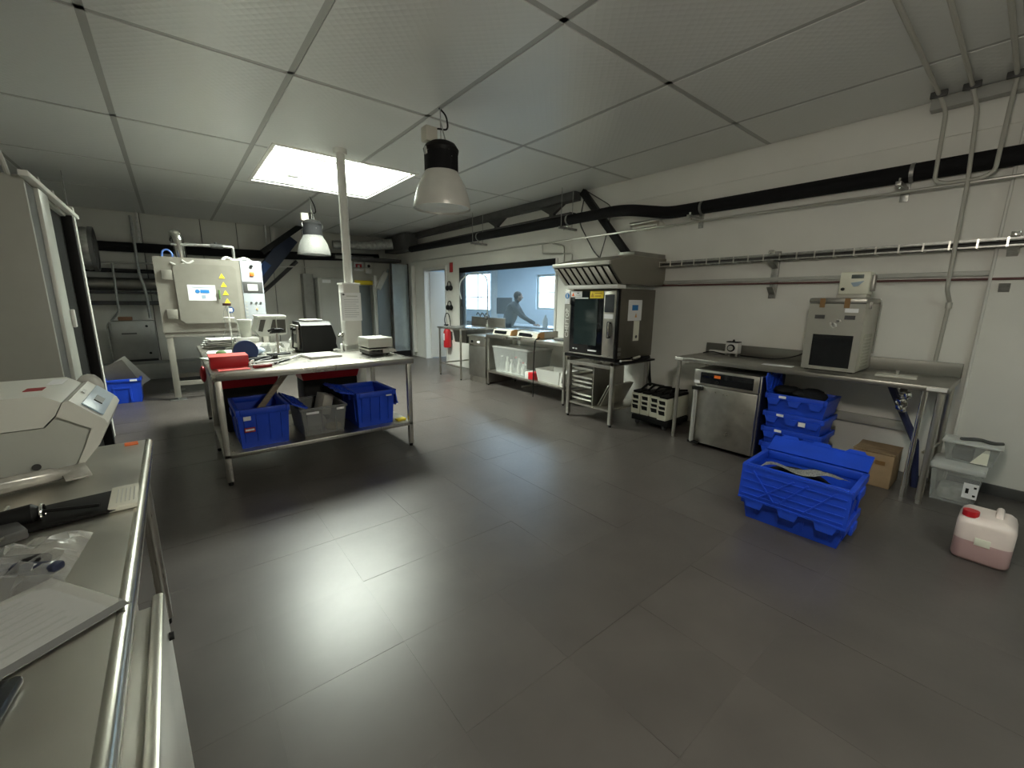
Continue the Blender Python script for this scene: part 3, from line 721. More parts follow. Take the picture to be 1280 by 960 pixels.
part('top_bar', MB().box(OX0 - .05, OX0 + .12, OY0 - .01, OY1 - .10, 1.70, 1.745, .006), whitep, ov, 'pale bar along the top front edge')
text('CHEFTOP', .088, FX(OX0 + .008, OY1 - .058, 1.26) @ Matrix.Rotation(PI / 2, 4, 'Z'), mat('letter_pale', (.90, .89, .84), .5), fp)
BAR = lambda y, z, w_, h_, m, par: part('print_line', MB().box(OX0 - .0085, OX0 - .0055, y - w_ / 2, y + w_ / 2, z - h_ / 2, z + h_ / 2, .0008), m, par)
BAR(OY0 + .36, .935, .14, .020, paper, dr); BAR(OY1 - .205, .94, .035, .014, paper, dr); BAR(OY1 - .255, .938, .028, .018, paper, dr)
s1 = part('safety_sign', MB().box(OX0 - .004, OX0 + .011, OY1 - .105, OY1 - .018, 1.51, 1.675, .001), paper, ov, 'white sign with blue glove symbol')
part('symbol', MB().cyl((OX0 - .007, OY1 - .061, 1.615), (OX0 - .003, OY1 - .061, 1.615), .036, seg=24), bluesign, s1)
part('glove', MB().box(OX0 - .009, OX0 - .006, OY1 - .073, OY1 - .05, 1.592, 1.618, .001).box(OX0 - .009, OX0 - .006, OY1 - .071, OY1 - .066, 1.616, 1.638).box(OX0 - .009, OX0 - .006, OY1 - .063, OY1 - .058, 1.616, 1.641).box(OX0 - .009, OX0 - .006, OY1 - .055, OY1 - .05, 1.616, 1.636), paper, s1)
s2 = part('safety_sign', MB().box(OX0 - .005, OX0 - .001, OY1 - .315, OY1 - .125, 1.60, 1.675, .001), paper, ov, 'white warning label')
part('triangle', MB().prism([(OY1 - .14, 1.612), (OY1 - .19, 1.612), (OY1 - .165, 1.658)], 'x', OX0 - .007, OX0 - .005), orange, s2)
BAR(OY1 - .25, 1.648, .035, .010, dark, s2); BAR(OY1 - .25, 1.624, .085, .010, greyl, s2)
s3 = part('safety_sign', MB().box(OX0 - .005, OX0 - .001, OY0 + .22, OY0 + .43, 1.585, 1.675, .001), yellow, ov, 'yellow warning label')
part('triangle', MB().prism([(OY0 + .42, 1.60), (OY0 + .365, 1.60), (OY0 + .392, 1.655)], 'x', OX0 - .007, OX0 - .005), mat('mustard', (.45, .28, .02), .5), s3)
BAR(OY0 + .295, 1.645, .115, .013, MATS['mustard'], s3); BAR(OY0 + .305, 1.613, .09, .013, MATS['mustard'], s3)
part('paper_tag', MB().box(OX0 - .005, OX0 - .001, OY1 - .42, OY1 - .20, 1.575, 1.595), paper, ov)
q = part('notice', MB().box(4.30, 4.575, OY0 - .004, OY0 - .001, 1.32, 1.57), paper, ov, 'white instruction sheet on the side')
part('picture', MB().box(4.375, 4.495, OY0 - .006, OY0 - .004, 1.445, 1.51), bluesign, q)
part('picture', MB().prism([(4.44, 1.36), (4.48, 1.36), (4.46, 1.41)], 'y', OY0 - .006, OY0 - .004), amber, q)
q = part('tag', MB().box(4.43, 4.545, OY0 - .005, OY0 - .001, 1.07, 1.318), cream, ov); part('mark', MB().cyl((4.49, OY0 - .007, 1.12), (4.49, OY0 - .004, 1.12), .02), dark, q)
for k in range(2): part('vent', MB().box(4.14, 4.20, OY0 - .006, OY0, .90 + .06 * k, .94 + .06 * k, .004), steeld, ov)
single('rinse_wand', MB().tube([(4.16, 3.06, .84), (4.36, 3.05, .835)], [.017, .012]).tube([(4.37, 3.05, .86), (4.52, 3.05, .875)], .02), chrome, 'chrome spray handle lying beside the oven on its stand', 'spray handle', org=(4.3, 3.05, .82))
part('side_rail', MB().box(4.09, 4.85, 3.03, 3.10, .80, .822, .003), black, st)
# hood
hd = T('extractor_hood', 'stainless extractor hood with sloping slotted filter above the combi oven', 'hood', (4.6, 3.56, 1.745))
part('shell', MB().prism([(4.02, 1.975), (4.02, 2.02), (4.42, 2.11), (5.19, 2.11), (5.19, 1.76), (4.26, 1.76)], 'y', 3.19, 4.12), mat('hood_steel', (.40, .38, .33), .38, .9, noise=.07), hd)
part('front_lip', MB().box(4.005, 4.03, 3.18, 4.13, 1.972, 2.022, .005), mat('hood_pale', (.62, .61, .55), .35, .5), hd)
b0 = Vector((4.02, 0, 1.972)); b1_ = Vector((4.25, 0, 1.76)); dd = b1_ - b0; aa = math.atan2(-dd.z, dd.x)
part('filter_backing', MB().obox((4.128, 3.655, 1.862), (dd.length * .93, .90, .006), RY(aa)), black, hd)
for k in range(9):
    y = 3.25 + .102 * k
    part('filter_slat', MB().obox((4.120, y, 1.856), (dd.length * .93, .076, .008), RY(aa) @ RX(.12), .002), mat('slat_steel', (.56, .54, .49), .34, .7), hd)
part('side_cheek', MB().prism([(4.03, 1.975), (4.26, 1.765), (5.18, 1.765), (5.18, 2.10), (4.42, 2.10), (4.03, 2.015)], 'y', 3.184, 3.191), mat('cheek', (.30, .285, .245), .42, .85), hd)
part('top_box', MB().box(4.50, 5.18, 3.20, 3.44, 2.11, 2.16, .006), steeld, hd)

# ------------------------------------------------------------------ bench, dishwasher, sink table along the window wall
bn = steel_table('steel_bench', 'stainless bench with undershelf below the office window', 4.40, 5.12, 4.22, 6.22, .945, .285, .05, .035, cat='bench')
part('cross_rail', MB().box(4.43, 5.08, 5.2, 5.225, .12, .145), steel, bn)
r = T('dishwasher', 'narrow stainless dishwasher between the bench and the sink table', 'dishwasher', (4.72, 6.52, 0))
part('body', MB().box(4.44, 5.05, 6.24, 6.80, .03, .86, .006), steeld, r)
dr = part('door', MB().box(4.41, 4.44, 6.245, 6.795, .12, .70, .005), steeld, r)
cp = part('control_panel', MB().box(4.405, 4.44, 6.245, 6.795, .705, .855, .006), steel, r)
part('knob', MB().cyl((4.385, 6.66, .78), (4.405, 6.66, .78), .024), black, cp)
part('label', MB().box(4.400, 4.405, 6.41, 6.50, .76, .80), paper, cp)
part('handle', MB().cyl((4.395, 6.62, .72), (4.395, 6.74, .72), .01), chrome, dr)
part('kick_plate', MB().box(4.43, 4.45, 6.25, 6.79, .0, .12), steel, r)
part('top', MB().box(4.40, 5.08, 6.24, 6.84, .862, .90, .006), steel, r)
for k, (ya, lab) in enumerate(((5.84, 'flat induction hob with orange side on the bench near the faucet'), (5.16, 'wider induction hob with orange side on the bench near the oven'))):
    h = T('induction_hob', lab, 'hob', (4.68, ya, .945))
    part('body', MB().prism([(4.40 + .06, .955), (4.43 + .06, 1.035), (4.50 + .06, 1.055), (4.94, 1.055), (4.94, .955)], 'y', ya - .25, ya + .25), beige, h)
    part('side_cheek', MB().prism([(4.46, .953), (4.49, 1.036), (4.56, 1.057), (4.62, 1.057), (4.62, .953)], 'y', ya - .262, ya - .25), mat('hob_orange', (.50, .27, .10), .5), h, 'orange side panel')
    part('control_panel', MB().obox((4.472, ya + .03, .998), (.006, .34, .058), RY(math.radians(21)), .002), blackg, h)
    part('glass_top', MB().box(4.57, 4.93, ya - .24, ya + .24, 1.055, 1.061, .002), mat('hob_glass', (.10, .13, .15), .08), h)
    for a in (-.2, .2): part('foot', MB().cyl((4.52, ya + a, .945), (4.52, ya + a, .957), .02).cyl((4.88, ya + a, .945), (4.88, ya + a, .957), .02), black, h)
single('hob_cable', MB().tube([(4.50, 4.88, .975), (4.385, 4.86, .95), (4.375, 4.87, .6), (4.38, 4.88, .2), (4.40, 4.90, .02)], .008, bend=.06), black, 'black hob cable hanging down the front of the bench', 'cable')
single('folded_cloth', MB().obox((4.75, 4.5, .957), (.28, .34, .022), RZ(.2), .008), dark, 'dark folded cloth at the oven end of the bench', 'cloth')
single('paper_slip', MB().obox((4.46, 5.5, .947), (.06, .18, .003), RZ(-.05)), paper, 'white slip of paper between the two induction hobs', 'paper')
r = T('storage_bin', 'large clear plastic bin holding glassware on the bench shelf', 'bin', (4.74, 5.63, .285))
part('body', MB().tub(.50, .86, .58, .95, .43, .006, (4.76, 5.62, .287)), glassy, r)
part('lid', MB().box(4.46, 5.06, 5.13, 6.11, .715, .74, .01), film, r)
for k in range(9):
    px, py = 4.53 + .09 * random.random(), 5.26 + .08 * k
    q = T('glass_bottle', {1: 'red-capped lab bottle in the large clear bin, at its end nearer the oven', 4: 'red-capped lab bottle in the middle of the large clear bin'}.get(k, 'white translucent lab bottle without red cap inside the large clear bin'), 'bottle', (px, py, .295), 0, 'bottles in the clear bin')
    hh = .18 + .1 * random.random()
    part('body', MB().lathe([(0.001, .004), (.036, .004), (.036, hh * .6), (.016, hh * .8), (.016, hh)], (px, py, .295), 14), whitep if k % 2 else glassy, q)
    part('cap', MB().cyl((px, py, .295 + hh), (px, py, .295 + hh + .022), .02, seg=12), red if k in (1, 4) else whitep, q)
r = T('red_carton', 'small red and white carton on the bench shelf', 'carton', (4.50, 5.02, .285))
part('body', MB().box(4.43, 4.60, 4.93, 5.06, .287, .40, .004), red, r)
part('white_end', MB().box(4.43, 4.60, 5.06, 5.14, .287, .40, .004), whitep, r)
r = T('storage_bin', 'small white translucent bin on the bench shelf beside the red carton', 'bin', (4.62, 4.62, .285))
part('body', MB().tub(.34, .46, .40, .54, .20, .006, (4.64, 4.63, .287)), clear('white_bin', (.80, .80, .76), .62, .3), r)
part('contents', MB().box(4.50, 4.76, 4.46, 4.80, .30, .40, .03), white, r)
r = T('white_folder', 'white magazine folder standing at the oven end of the bench shelf', 'folder', (4.60, 4.32, .285))
part('body', MB().prism([(4.46, .287), (4.46, .46), (4.52, .50), (4.76, .50), (4.76, .287)], 'y', 4.26, 4.37), whitep, r)
part('slot', MB().prism([(4.288, .33), (4.33, .33), (4.31, .44)], 'x', 4.457, 4.461), dark, r)
part('spine', MB().box(4.455, 4.46, 4.275, 4.285, .30, .45), greyl, r)
single('wall_socket_box', MB().box(XW - .09, XW - .002, 4.20, 4.36, .62, .82, .008), greyl, 'grey socket box on the wall under the bench', 'socket box')
# sink table with splash unit and spray faucet
tb = T('sink_table', 'tall stainless sink table standing beside the door', 'table', (4.66, 7.4, 0))
part('tabletop', MB().box(4.25, 5.12, 6.86, 7.74, .975, 1.01, .005), steelx, tb)
for x in (4.27, 5.07):
    for y in (6.88, 7.69):
        lg = part('leg', MB().box(x, x + .03, y, y + .03, .02, .975, .003), steel, tb); part('foot', MB().cyl((x + .015, y + .015, 0), (x + .015, y + .015, .025), .014), black, lg)
part('lower_rail', MB().box(4.27, 4.30, 6.91, 7.69, .24, .265).box(5.07, 5.10, 6.91, 7.69, .24, .265).box(4.30, 5.07, 7.69, 7.72, .24, .265), steel, tb)
part('basin', MB().tub(.42, .44, .5, .5, .28, .008, (4.72, 7.25, .70)), steeld, tb)
part('splashback', MB().box(5.10, 5.125, 6.55, 7.74, 1.01, 1.20, .004), steeld, tb)
r = T('spray_faucet', 'tall chrome pre-rinse spray faucet with arched hose at the sink table', 'faucet', (4.95, 6.93, 1.01))
part('riser', MB().cyl((4.95, 6.93, 1.01), (4.95, 6.93, 1.72), .013).cyl((4.95, 6.93, 1.01), (4.95, 6.93, 1.08), .03), chrome, r)
part('hose', MB().tube([(4.95, 6.93, 1.70), (4.95, 6.94, 2.0), (4.93, 7.2, 2.10), (4.92, 7.55, 2.09), (4.90, 7.86, 1.95), (4.90, 7.92, 1.75), (4.90, 7.82, 1.55)], .013, bend=.2, nb=6), greyl, r)
part('spray_head', MB().tube([(4.90, 7.82, 1.56), (4.88, 7.78, 1.42)], [.018, .028]), black, r)
part('valve', MB().ball((4.93, 6.93, 1.20), (.04, .04, .04)).cyl((4.93, 6.82, 1.20), (4.93, 7.04, 1.20), .012), dark, r)
# between door and window: sign, ear defenders, extinguisher
sg = single('red_sign', MB().box(XW - .008, XW - .001, 8.66, 8.80, 2.18, 2.40, .001), redd, 'small red sign on the wall between door and office window', 'sign')
for zz, lab in ((1.85, 'upper black ear defenders hanging on the wall beside the door'), (1.40, 'lower black ear defenders hanging on the wall beside the door')):
    e = T('ear_defenders', lab, 'ear defenders', (XW - .05, 8.76, zz - .12))
    part('headband', MB().tube([(XW - .05, 8.76 + .085 * math.cos(t), zz + .12 * math.sin(t)) for t in [PI * i / 10 for i in range(11)]], .011), black, e)
    for s in (-1, 1): part('ear_cup', MB().ball((XW - .055, 8.76 + .075 * s, zz - .03), (.05, .045, .065), 12), black, e)
    part('hook', MB().cyl((XW - .07, 8.76, zz + .10), (XW, 8.76, zz + .10), .008), steel, e)
r = T('fire_extinguisher', 'red fire extinguisher with black hose on the wall by the door', 'extinguisher', (XW - .12, 8.77, .42))
part('cylinder', MB().lathe([(.001, 0), (.08, .005), (.09, .03), (.09, .38), (.06, .44), (.03, .47), (.001, .47)], (XW - .12, 8.77, .42), 20), red, r)
part('valve', MB().cyl((XW - .12, 8.77, .88), (XW - .12, 8.77, .96), .022).box(XW - .2, XW - .08, 8.755, 8.785, .95, .975, .005), black, r)
part('hose', MB().tube([(XW - .14, 8.80, .94), (XW - .12, 8.9, 1.08), (XW - .12, 8.80, 1.25), (XW - .12, 8.68, 1.22), (XW - .12, 8.62, 1.05), (XW - .12, 8.62, .9)], .011, bend=.1), black, r)
part('label', MB().obox((XW - .212, 8.77, .68), (.003, .07, .16)), paper, r)
part('bracket', MB().box(XW - .035, XW, 8.72, 8.82, .60, .80, .004), dark, r)

# ------------------------------------------------------------------ pipes on the right wall
pipe = T('insulated_pipe', 'thick black insulated pipe hung along the right wall under the ceiling', 'pipe', (XW - .2, 3.0, 2.56))
part('insulation', MB().tube([(5.12, -1.8, 2.665), (5.12, .5, 2.665), (5.12, 2.95, 2.67), (5.10, 3.16, 2.67), (4.93, 3.62, 2.75), (4.9, 3.85, 2.765), (4.9, 6.0, 2.77), (4.9, 10.18, 2.79)], .073, seg=18, bend=.16), blackf, pipe)
for yy, xx, zz in ((.86, 5.12, 2.665), (2.72, 5.12, 2.668), (4.72, 4.9, 2.767), (7.15, 4.9, 2.776)):
    part('clamp', MB().cyl((xx, yy - .014, zz), (xx, yy + .014, zz), .079, seg=20), galv, pipe)
for yy, lab in ((.90, 'galvanised wall bracket carrying the black pipe nearest the vertical conduits'), (2.76, 'galvanised wall bracket carrying the black pipe before its bend'),
                (4.76, 'galvanised rail hanging under the black pipe above the extractor hood'), (7.19, 'galvanised rail hanging under the black pipe beyond the hood')):
    h = T('pipe_bracket', lab, 'bracket', (XW - .15, yy, 2.5))
    z = 2.565 if yy < 3 else 2.665
    part('arm', MB().box(4.74 if yy > 3 else 4.88, 5.12 if yy > 3 else XW, yy - .02, yy + .02, z - .035, z, .003), galv, h)
    if yy < 3: part('plate', MB().box(XW - .012, XW, yy - .03, yy + .03, z - .12, z + .1, .002), galv, h)
    else:
        for xx in (4.78, 5.02): part('hanger_rod', MB().cyl((xx, yy, z), (xx, yy, ZC), .005, seg=8), galv, h)
    part('bolt', MB().cyl((4.92, yy, z), (4.92, yy, z + .03), .011, seg=6).cyl((4.84 if yy > 3 else 4.95, yy, z - .05), (4.84 if yy > 3 else 4.95, yy, z), .008, seg=8), chrome, h)
single('steel_conduit', MB().cyl((5.06, -1.8, 2.505), (5.06, 10.5, 2.505), .013, seg=10), alu, 'thin bright steel conduit running below the black pipe on the right wall', 'conduit')
single('steel_conduit', MB().tube([(5.15, 5.57, 2.50), (5.15, 5.57, 2.36), (5.15, 4.86, 2.30), (5.15, 4.84, 2.10)], .013, bend=.04), alu, 'stepped thin conduit dropping to the hood from the long bright conduit', 'conduit')
single('steel_conduit', MB().tube([(5.15, 5.30, 2.50), (5.15, 5.05, 2.44), (5.15, 5.03, 2.10)], .016, bend=.05), alu, 'thin conduit dropping beside the hood to the window corner', 'conduit')
conm = mat('conduit_grey', (.50, .49, .44), .4, .3)
# near vertical conduits running over the ceiling and down
u = T('conduit_loop', 'U-shaped pair of pale steel conduits coming off the ceiling at the right wall', 'conduit', (XW - .1, .55, 2.5))
part('tube', MB().tube([(3.0, .755, ZC - .03), (4.99, .76, ZC - .03), (5.02, .71, 3.07), (5.02, .70, 2.55), (5.02, .64, 2.52), (5.02, .43, 2.52), (5.02, .37, 2.56), (5.02, .365, 3.05), (5.0, .36, ZC - .03), (3.0, .36, ZC - .03)], .0145, seg=10, bend=.05), conm, u)
for yy in (.76, .36): part('clip', MB().box(4.93, 4.95, yy - .05, yy + .05, ZC - .055, ZC - .008, .004), dark, u)
u = T('conduit_drop', 'straight pale conduit dropping from the ceiling to the wall counter', 'conduit', (XW - .1, .5, .95))
part('tube', MB().tube([(3.0, .565, ZC - .03), (4.99, .58, ZC - .03), (5.02, .535, 3.03), (5.02, .505, 2.5), (5.02, .495, 1.68), (5.10, .485, 1.62), (5.14, .475, 1.58), (5.14, .485, 1.07)], .0145, seg=10, bend=.04), conm, u)
part('clip', MB().box(4.93, 4.95, .53, .63, ZC - .055, ZC - .008, .004), dark, u)
part('junction', MB().cyl((5.14, .475, 1.52), (5.14, .476, 1.57), .021, seg=12), conm, u)
# cable tray with rungs, brackets, red pipe
tr = T('cable_tray', 'wire cable tray running along the right wall at head height', 'cable tray', (XW - .1, 1.2, 2.0))
part('rail', MB().box(5.03, 5.045, -1.6, 3.35, 2.045, 2.062).box(5.03, 5.045, -1.6, 3.35, 1.995, 2.008).box(5.16, 5.175, -1.6, 3.35, 1.995, 2.06), galv, tr)
for k in range(32):
    y = -1.5 + .156 * k
    part('rung', MB().box(5.028, 5.17, y, y + .012, 1.992, 1.999).box(5.026, 5.034, y, y + .012, 1.992, 2.064), alu, tr)
single('tray_cable', MB().tube([(5.10, -1.6, 2.018), (5.09, .5, 2.02), (5.11, 2.0, 2.018), (5.10, 3.4, 2.02)], .022), black, 'black cables lying in the wire cable tray', 'cable')
single('tray_cable', MB().tube([(5.065, -1.6, 2.013), (5.06, 1.0, 2.014), (5.065, 3.4, 2.013)], .014), dark, 'thin dark cable lying along the front of the cable tray', 'cable')
for yy, lab in ((1.86, 'grey bracket holding the cable tray above the drying oven'), (.19, 'wide grey bracket holding the cable tray near the vertical conduits')):
    h = T('tray_bracket', lab, 'bracket', (XW - .1, yy, 1.6))
    part('upright', MB().box(XW - .03, XW - .002, yy - .035, yy + .035, 1.60, 2.10, .003), galv, h)
    part('arm', MB().prism([(5.0, 1.99), (XW - .03, 1.99), (XW - .03, 1.92)], 'y', yy - .03, yy + .03), galv, h)
    part('arm', MB().prism([(5.08, 1.72), (XW - .03, 1.72), (XW - .03, 1.64)], 'y', yy - .03, yy + .03), galv, h)
    part('clamp', MB().box(5.01, 5.05, yy - .025, yy + .025, 2.06, 2.10, .004), chrome, h)
single('red_pipe', MB().cyl((XW - .05, -1.6, 1.752), (XW - .05, 3.30, 1.765), .010, seg=10), redp, 'thin dull red pipe along the right wall under the cable tray', 'pipe')
single('wall_conduit', MB().box(XW - .04, XW - .002, -1.6, 3.3, 1.785, 1.825, .004), greyl, 'flat pale trunking just above the dull red pipe', 'trunking')
# diagonal roof braces by the hood, small wall fixture
single('diagonal_brace', MB().obox((5.10, 4.16, 2.66), (.07, .10, 1.42), RX(math.radians(-42)), .004), black, 'black diagonal steel brace above the extractor hood', 'brace')
single('hanging_wires', MB().tube([(5.12, 4.6, 3.18), (5.14, 4.72, 2.75), (5.16, 4.42, 2.3), (5.16, 4.25, 2.16)], .009, bend=.1).tube([(5.12, 4.56, 3.18), (5.15, 4.1, 2.9), (5.17, 4.2, 2.5), (5.17, 4.3, 2.2)], .007, bend=.1), dark, 'loose dark wires hanging beside the black brace', 'wire', org=(5.14, 4.5, 2.16))
r = T('wall_lamp', 'small slanted lamp on the wall under the bend of the black pipe', 'lamp', (5.1, 3.45, 2.5))
part('housing', MB().obox((5.08, 3.45, 2.565), (.16, .46, .035), RY(.3), .008), alu, r)
part('tube', MB().cyl((5.03, 3.27, 2.53), (5.03, 3.63, 2.53), .016), whitep, r)
# dark ducts at the far corner and over the back wall
single('duct_run', MB().box(XW - .13, XW - .005, 4.85, 10.4, 2.90, 2.925, .002), dark, 'thin dark shelf rail on the wall above the black pipe', 'rail')
for k, yy in enumerate((5.35, 6.9)):
    single('beam_gusset', MB().prism([(yy - .28, ZC - .13), (yy + .28, ZC - .13), (yy + .05, ZC - .25), (yy + .04, 2.86), (yy - .04, 2.86), (yy - .05, ZC - .25)], 'x', XW - .07, XW - .01), dark, ['dark steel gusset on the right wall nearest the extractor hood', 'dark steel gusset on the right wall above the office window'][k], 'gusset')

# ------------------------------------------------------------------ island tables, column
ZT = .955
ta = steel_table('work_table', 'stainless work table with blue crates on its undershelf and a red box on top', .18, 1.90, 3.98, 5.10, ZT, .27, .06, .045, m=steelx)
tb2 = steel_table('work_table', 'second stainless work table behind the crate table, left of the white column', .19, 1.53, 5.13, 6.53, ZT, None, .05, .045, m=steelx)
co = T('support_column', 'white round column with boxed sleeve rising to the ceiling behind the work table', 'column', (1.70, 5.26, 0))
part('pole', MB().cyl((1.70, 5.26, 1.7), (1.70, 5.26, ZC - .02), .048, seg=20), white, co)
part('collar', MB().cyl((1.70, 5.26, ZC - .06), (1.70, 5.26, ZC - .004), .075, seg=20), white, co)
part('sleeve', MB().box(1.605, 1.795, 5.165, 5.355, .0, 1.73, .006), white, co)
part('sleeve_cap', MB().box(1.595, 1.805, 5.155, 5.365, 1.715, 1.735, .004), whitep, co)
part('base_trim', MB().box(1.585, 1.815, 5.145, 5.375, 0, 1.0, .006), white, co)
sh = T('posted_sheet', 'white printed sheet taped to the column sleeve', 'paper', (1.68, 5.15, 1.28))
part('sheet', MB().box(1.565, 1.80, 5.153, 5.157, 1.29, 1.62), paper, sh)
part('text_block', MB().box(1.63, 1.76, 5.151, 5.153, 1.575, 1.585), greyl, sh)
for k in range(9): part('text_line', MB().box(1.60, 1.77 - .03 * (k % 3 == 2), 5.1515, 5.153, 1.535 - .025 * k, 1.540 - .025 * k), mat('print_grey', (.42, .42, .44), .7), sh)
part('logo', MB().prism([(1.575, 1.60), (1.60, 1.61), (1.615, 1.595), (1.595, 1.585)], 'y', 5.151, 5.153), dark, sh)

# crates on the undershelf
def shelf_crate(loc, lab, w=.41, d=.60, h=.35):
    q = T('shelf_crate', lab, 'crate', loc)
    crate_parts(q, w, d, h); return q
q = shelf_crate((.52, 4.36, .27), 'blue crate with red sticker and a plank on the table undershelf')
paperlabel(q, -.155, -.10, .255, .29, -.305)
lpart('sticker', MB().box(-.155, -.075, -.301, -.298, .15, .19), redd, q, 'red sticker'); lpart('sticker_mark', MB().box(-.148, -.082, -.3025, -.301, .162, .178), paper, q)
lid_part(q, .56, .17, Matrix.Translation((.215, 0, .345)) @ Matrix.Rotation(-PI / 2, 4, 'Z') @ Matrix.Rotation(math.radians(-25), 4, 'X'))
single('wood_plank', MB().obox((.62, 4.36, .66), (.05, .02, .50), RZ(.3) @ RY(math.radians(42)), .002), wood, 'raw wooden plank sticking out of the blue crate on the shelf', 'plank')
r = T('grey_crate', 'translucent grey open crate between the two blue crates', 'crate', (1.02, 4.36, .27))
part('body', MB().tub(.35, .48, .41, .54, .27, .006, (1.02, 4.36, .272)), clear('grey_plastic', (.50, .51, .50), .28, .3), r)
b = MB()
for s in rect_minus((.805, 1.235, 4.08, 4.64), (.83, 1.21, 4.105, 4.615)): b.box(*s, .525, .545, .004)
part('rim', b, MATS['grey_plastic'], r)
for k in range(3): part('rib', MB().box(.86 + .13 * k, .87 + .13 * k, 4.098, 4.11, .29, .52), MATS['grey_plastic'], r)
part('label', MB().box(.86, .97, 4.083, 4.087, .49, .51), paper, r); part('label', MB().box(1.13, 1.20, 4.083, 4.087, .50, .52), paper, r)
single('white_bag', MB().ball((.96, 4.30, .36), (.12, .16, .085), 16), white, 'white bag lying inside the grey crate', 'bag')
single('bottle_carton', MB().obox((1.10, 4.42, .50), (.10, .16, .20), RY(.25) @ RZ(.2), .004), beige, 'beige carton sticking out of the grey crate', 'carton')
single('sponge_bag', MB().ball((1.12, 4.2, .31), (.08, .08, .04), 12), mat('mustardy', (.45, .36, .15), .7), 'yellowish bag at the bottom of the grey crate', 'bag')
q = shelf_crate((1.52, 4.36, .27), 'plain blue crate with hanging lid on the right of the undershelf', .40, .58, .36)
paperlabel(q, .10, .16, .30, .315, -.292)
lid_part(q, .55, .18, Matrix.Translation((.205, 0, .355)) @ Matrix.Rotation(-PI / 2, 4, 'Z') @ Matrix.Rotation(math.radians(-82), 4, 'X'))
lid_part(q, .55, .17, Matrix.Translation((-.205, 0, .355)) @ Matrix.Rotation(PI / 2, 4, 'Z') @ Matrix.Rotation(math.radians(15), 4, 'X'))
single('yellow_sponge', MB().obox((1.79, 4.12, .282), (.10, .07, .022), RZ(.1), .006), yellow, 'yellow sponge on the right end of the undershelf', 'sponge')
# red trays hung under the tabletop
for xa, xb, lab in ((.27, .76, 'red tray on a black box behind the left blue crate'), (.97, 1.57, 'longer red tray on a black box behind the right blue crate')):
    r = T('red_tray', lab, 'tray', ((xa + xb) / 2, 4.86, .27))
    part('tray', MB().tub(xb - xa - .04, .30, xb - xa, .34, .075, .006, ((xa + xb) / 2, 4.86, .70)), red, r)
    part('black_box', MB().box(xa + .02, xb - .02, 4.71, 5.01, .27, .70, .01), black, r)

# ------------------------------------------------------------------ things on the island
r = T('red_box', 'open red cardboard box at the front corner of the work table', 'box', (.33, 4.30, ZT))
part('body', MB().box(.20, .475, 4.25, 4.45, ZT + .002, ZT + .10, .003), red, r)
part('lid', MB().obox((.335, 4.35, ZT + .104), (.28, .21, .006), RX(.02)), mat('red_light', (.75, .10, .09), .5), r)
part('flap', MB().obox((.35, 4.16, ZT + .006), (.22, .15, .004), RZ(.05)), MATS['red_light'], r)
r = T('blue_disc', 'dark blue round disc standing on edge behind the red box', 'disc', (.53, 4.88, ZT))
part('disc', MB().cyl((.53, 4.87, ZT + .07), (.53, 4.90, ZT + .07), .107, seg=40).rot(Matrix.Identity(3)), navy, r)
part('rim', MB().tube([(.53 + .107 * math.cos(t), 4.905, ZT + .07 + .107 * math.sin(t)) for t in [2 * PI * i / 40 for i in range(41)]], .006), greyl, r)
b = MB()
tl = T('hand_tool', 'black and white hand clamps tangled together beside the red box', 'tool', (.62, 4.25, ZT))
part('jaw', MB().obox((.60, 4.26, ZT + .035), (.28, .025, .02), RZ(.35), .005).obox((.58, 4.20, ZT + .018), (.24, .03, .02), RZ(.15), .005), white, tl)
part('grip', MB().tube([(.50, 4.2, ZT + .02), (.56, 4.29, ZT + .04), (.66, 4.33, ZT + .05)], .014, bend=.05).tube([(.66, 4.20, ZT + .02), (.74, 4.25, ZT + .03), (.80, 4.32, ZT + .03)], .012, bend=.04), black, tl)
part('handle', MB().obox((.56, 4.13, ZT + .016), (.15, .035, .026), RZ(.25), .008), redd, tl)
part('knob', MB().cyl((.70, 4.36, ZT + .03), (.70, 4.36, ZT + .075), .02), black, tl)
single('white_cable', MB().tube([(.47, 4.3, ZT + .01), (.48, 4.22, ZT + .05), (.52, 4.28, ZT + .06), (.50, 4.38, ZT + .01)], .006, bend=.04), whitep, 'white looped cable beside the red box', 'cable')
r = T('stand_tripod', 'black stand with clamp head on a thin rod between disc and black box', 'stand', (.84, 5.02, ZT))
part('base', MB().obox((.84, 5.02, ZT + .008), (.20, .12, .014), RZ(.2), .004), black, r)
part('rod', MB().cyl((.84, 5.02, ZT), (.845, 5.03, ZT + .25), .011, seg=10), steel, r)
part('upper_rod', MB().cyl((.845, 5.03, ZT + .25), (.85, 5.03, ZT + .40), .005, seg=8), greyl, r)
part('clamp_head', MB().obox((.84, 5.03, ZT + .255), (.085, .05, .05), RZ(.2), .012).obox((.79, 5.01, ZT + .265), (.07, .03, .022), RY(-.4), .008).obox((.89, 5.04, ZT + .265), (.05, .03, .022), RY(.3), .008), black, r)
r = T('black_console', 'black bulky device with white cloth on top, standing on the work tables', 'device', (1.24, 5.3, ZT))
part('body', MB().prism([(5.02, ZT), (5.02, ZT + .30), (5.10, ZT + .335), (5.42, ZT + .335), (5.42, ZT)], 'x', 1.08, 1.40), black, r)
part('side_bulge', MB().prism([(1.40, ZT + .02), (1.40, ZT + .32), (1.45, ZT + .15), (1.44, ZT + .03)], 'y', 5.04, 5.40), black, r)
part('front_frame', MB().box(1.05, 1.08, 5.10, 5.42, ZT + .03, ZT + .30, .01), steeld, r)
part('cage_bar', MB().tube([(1.08, 5.10, ZT + .26), (1.02, 5.14, ZT + .26), (1.01, 5.16, ZT + .05), (1.07, 5.12, ZT + .04)], .008, bend=.02), black, r)
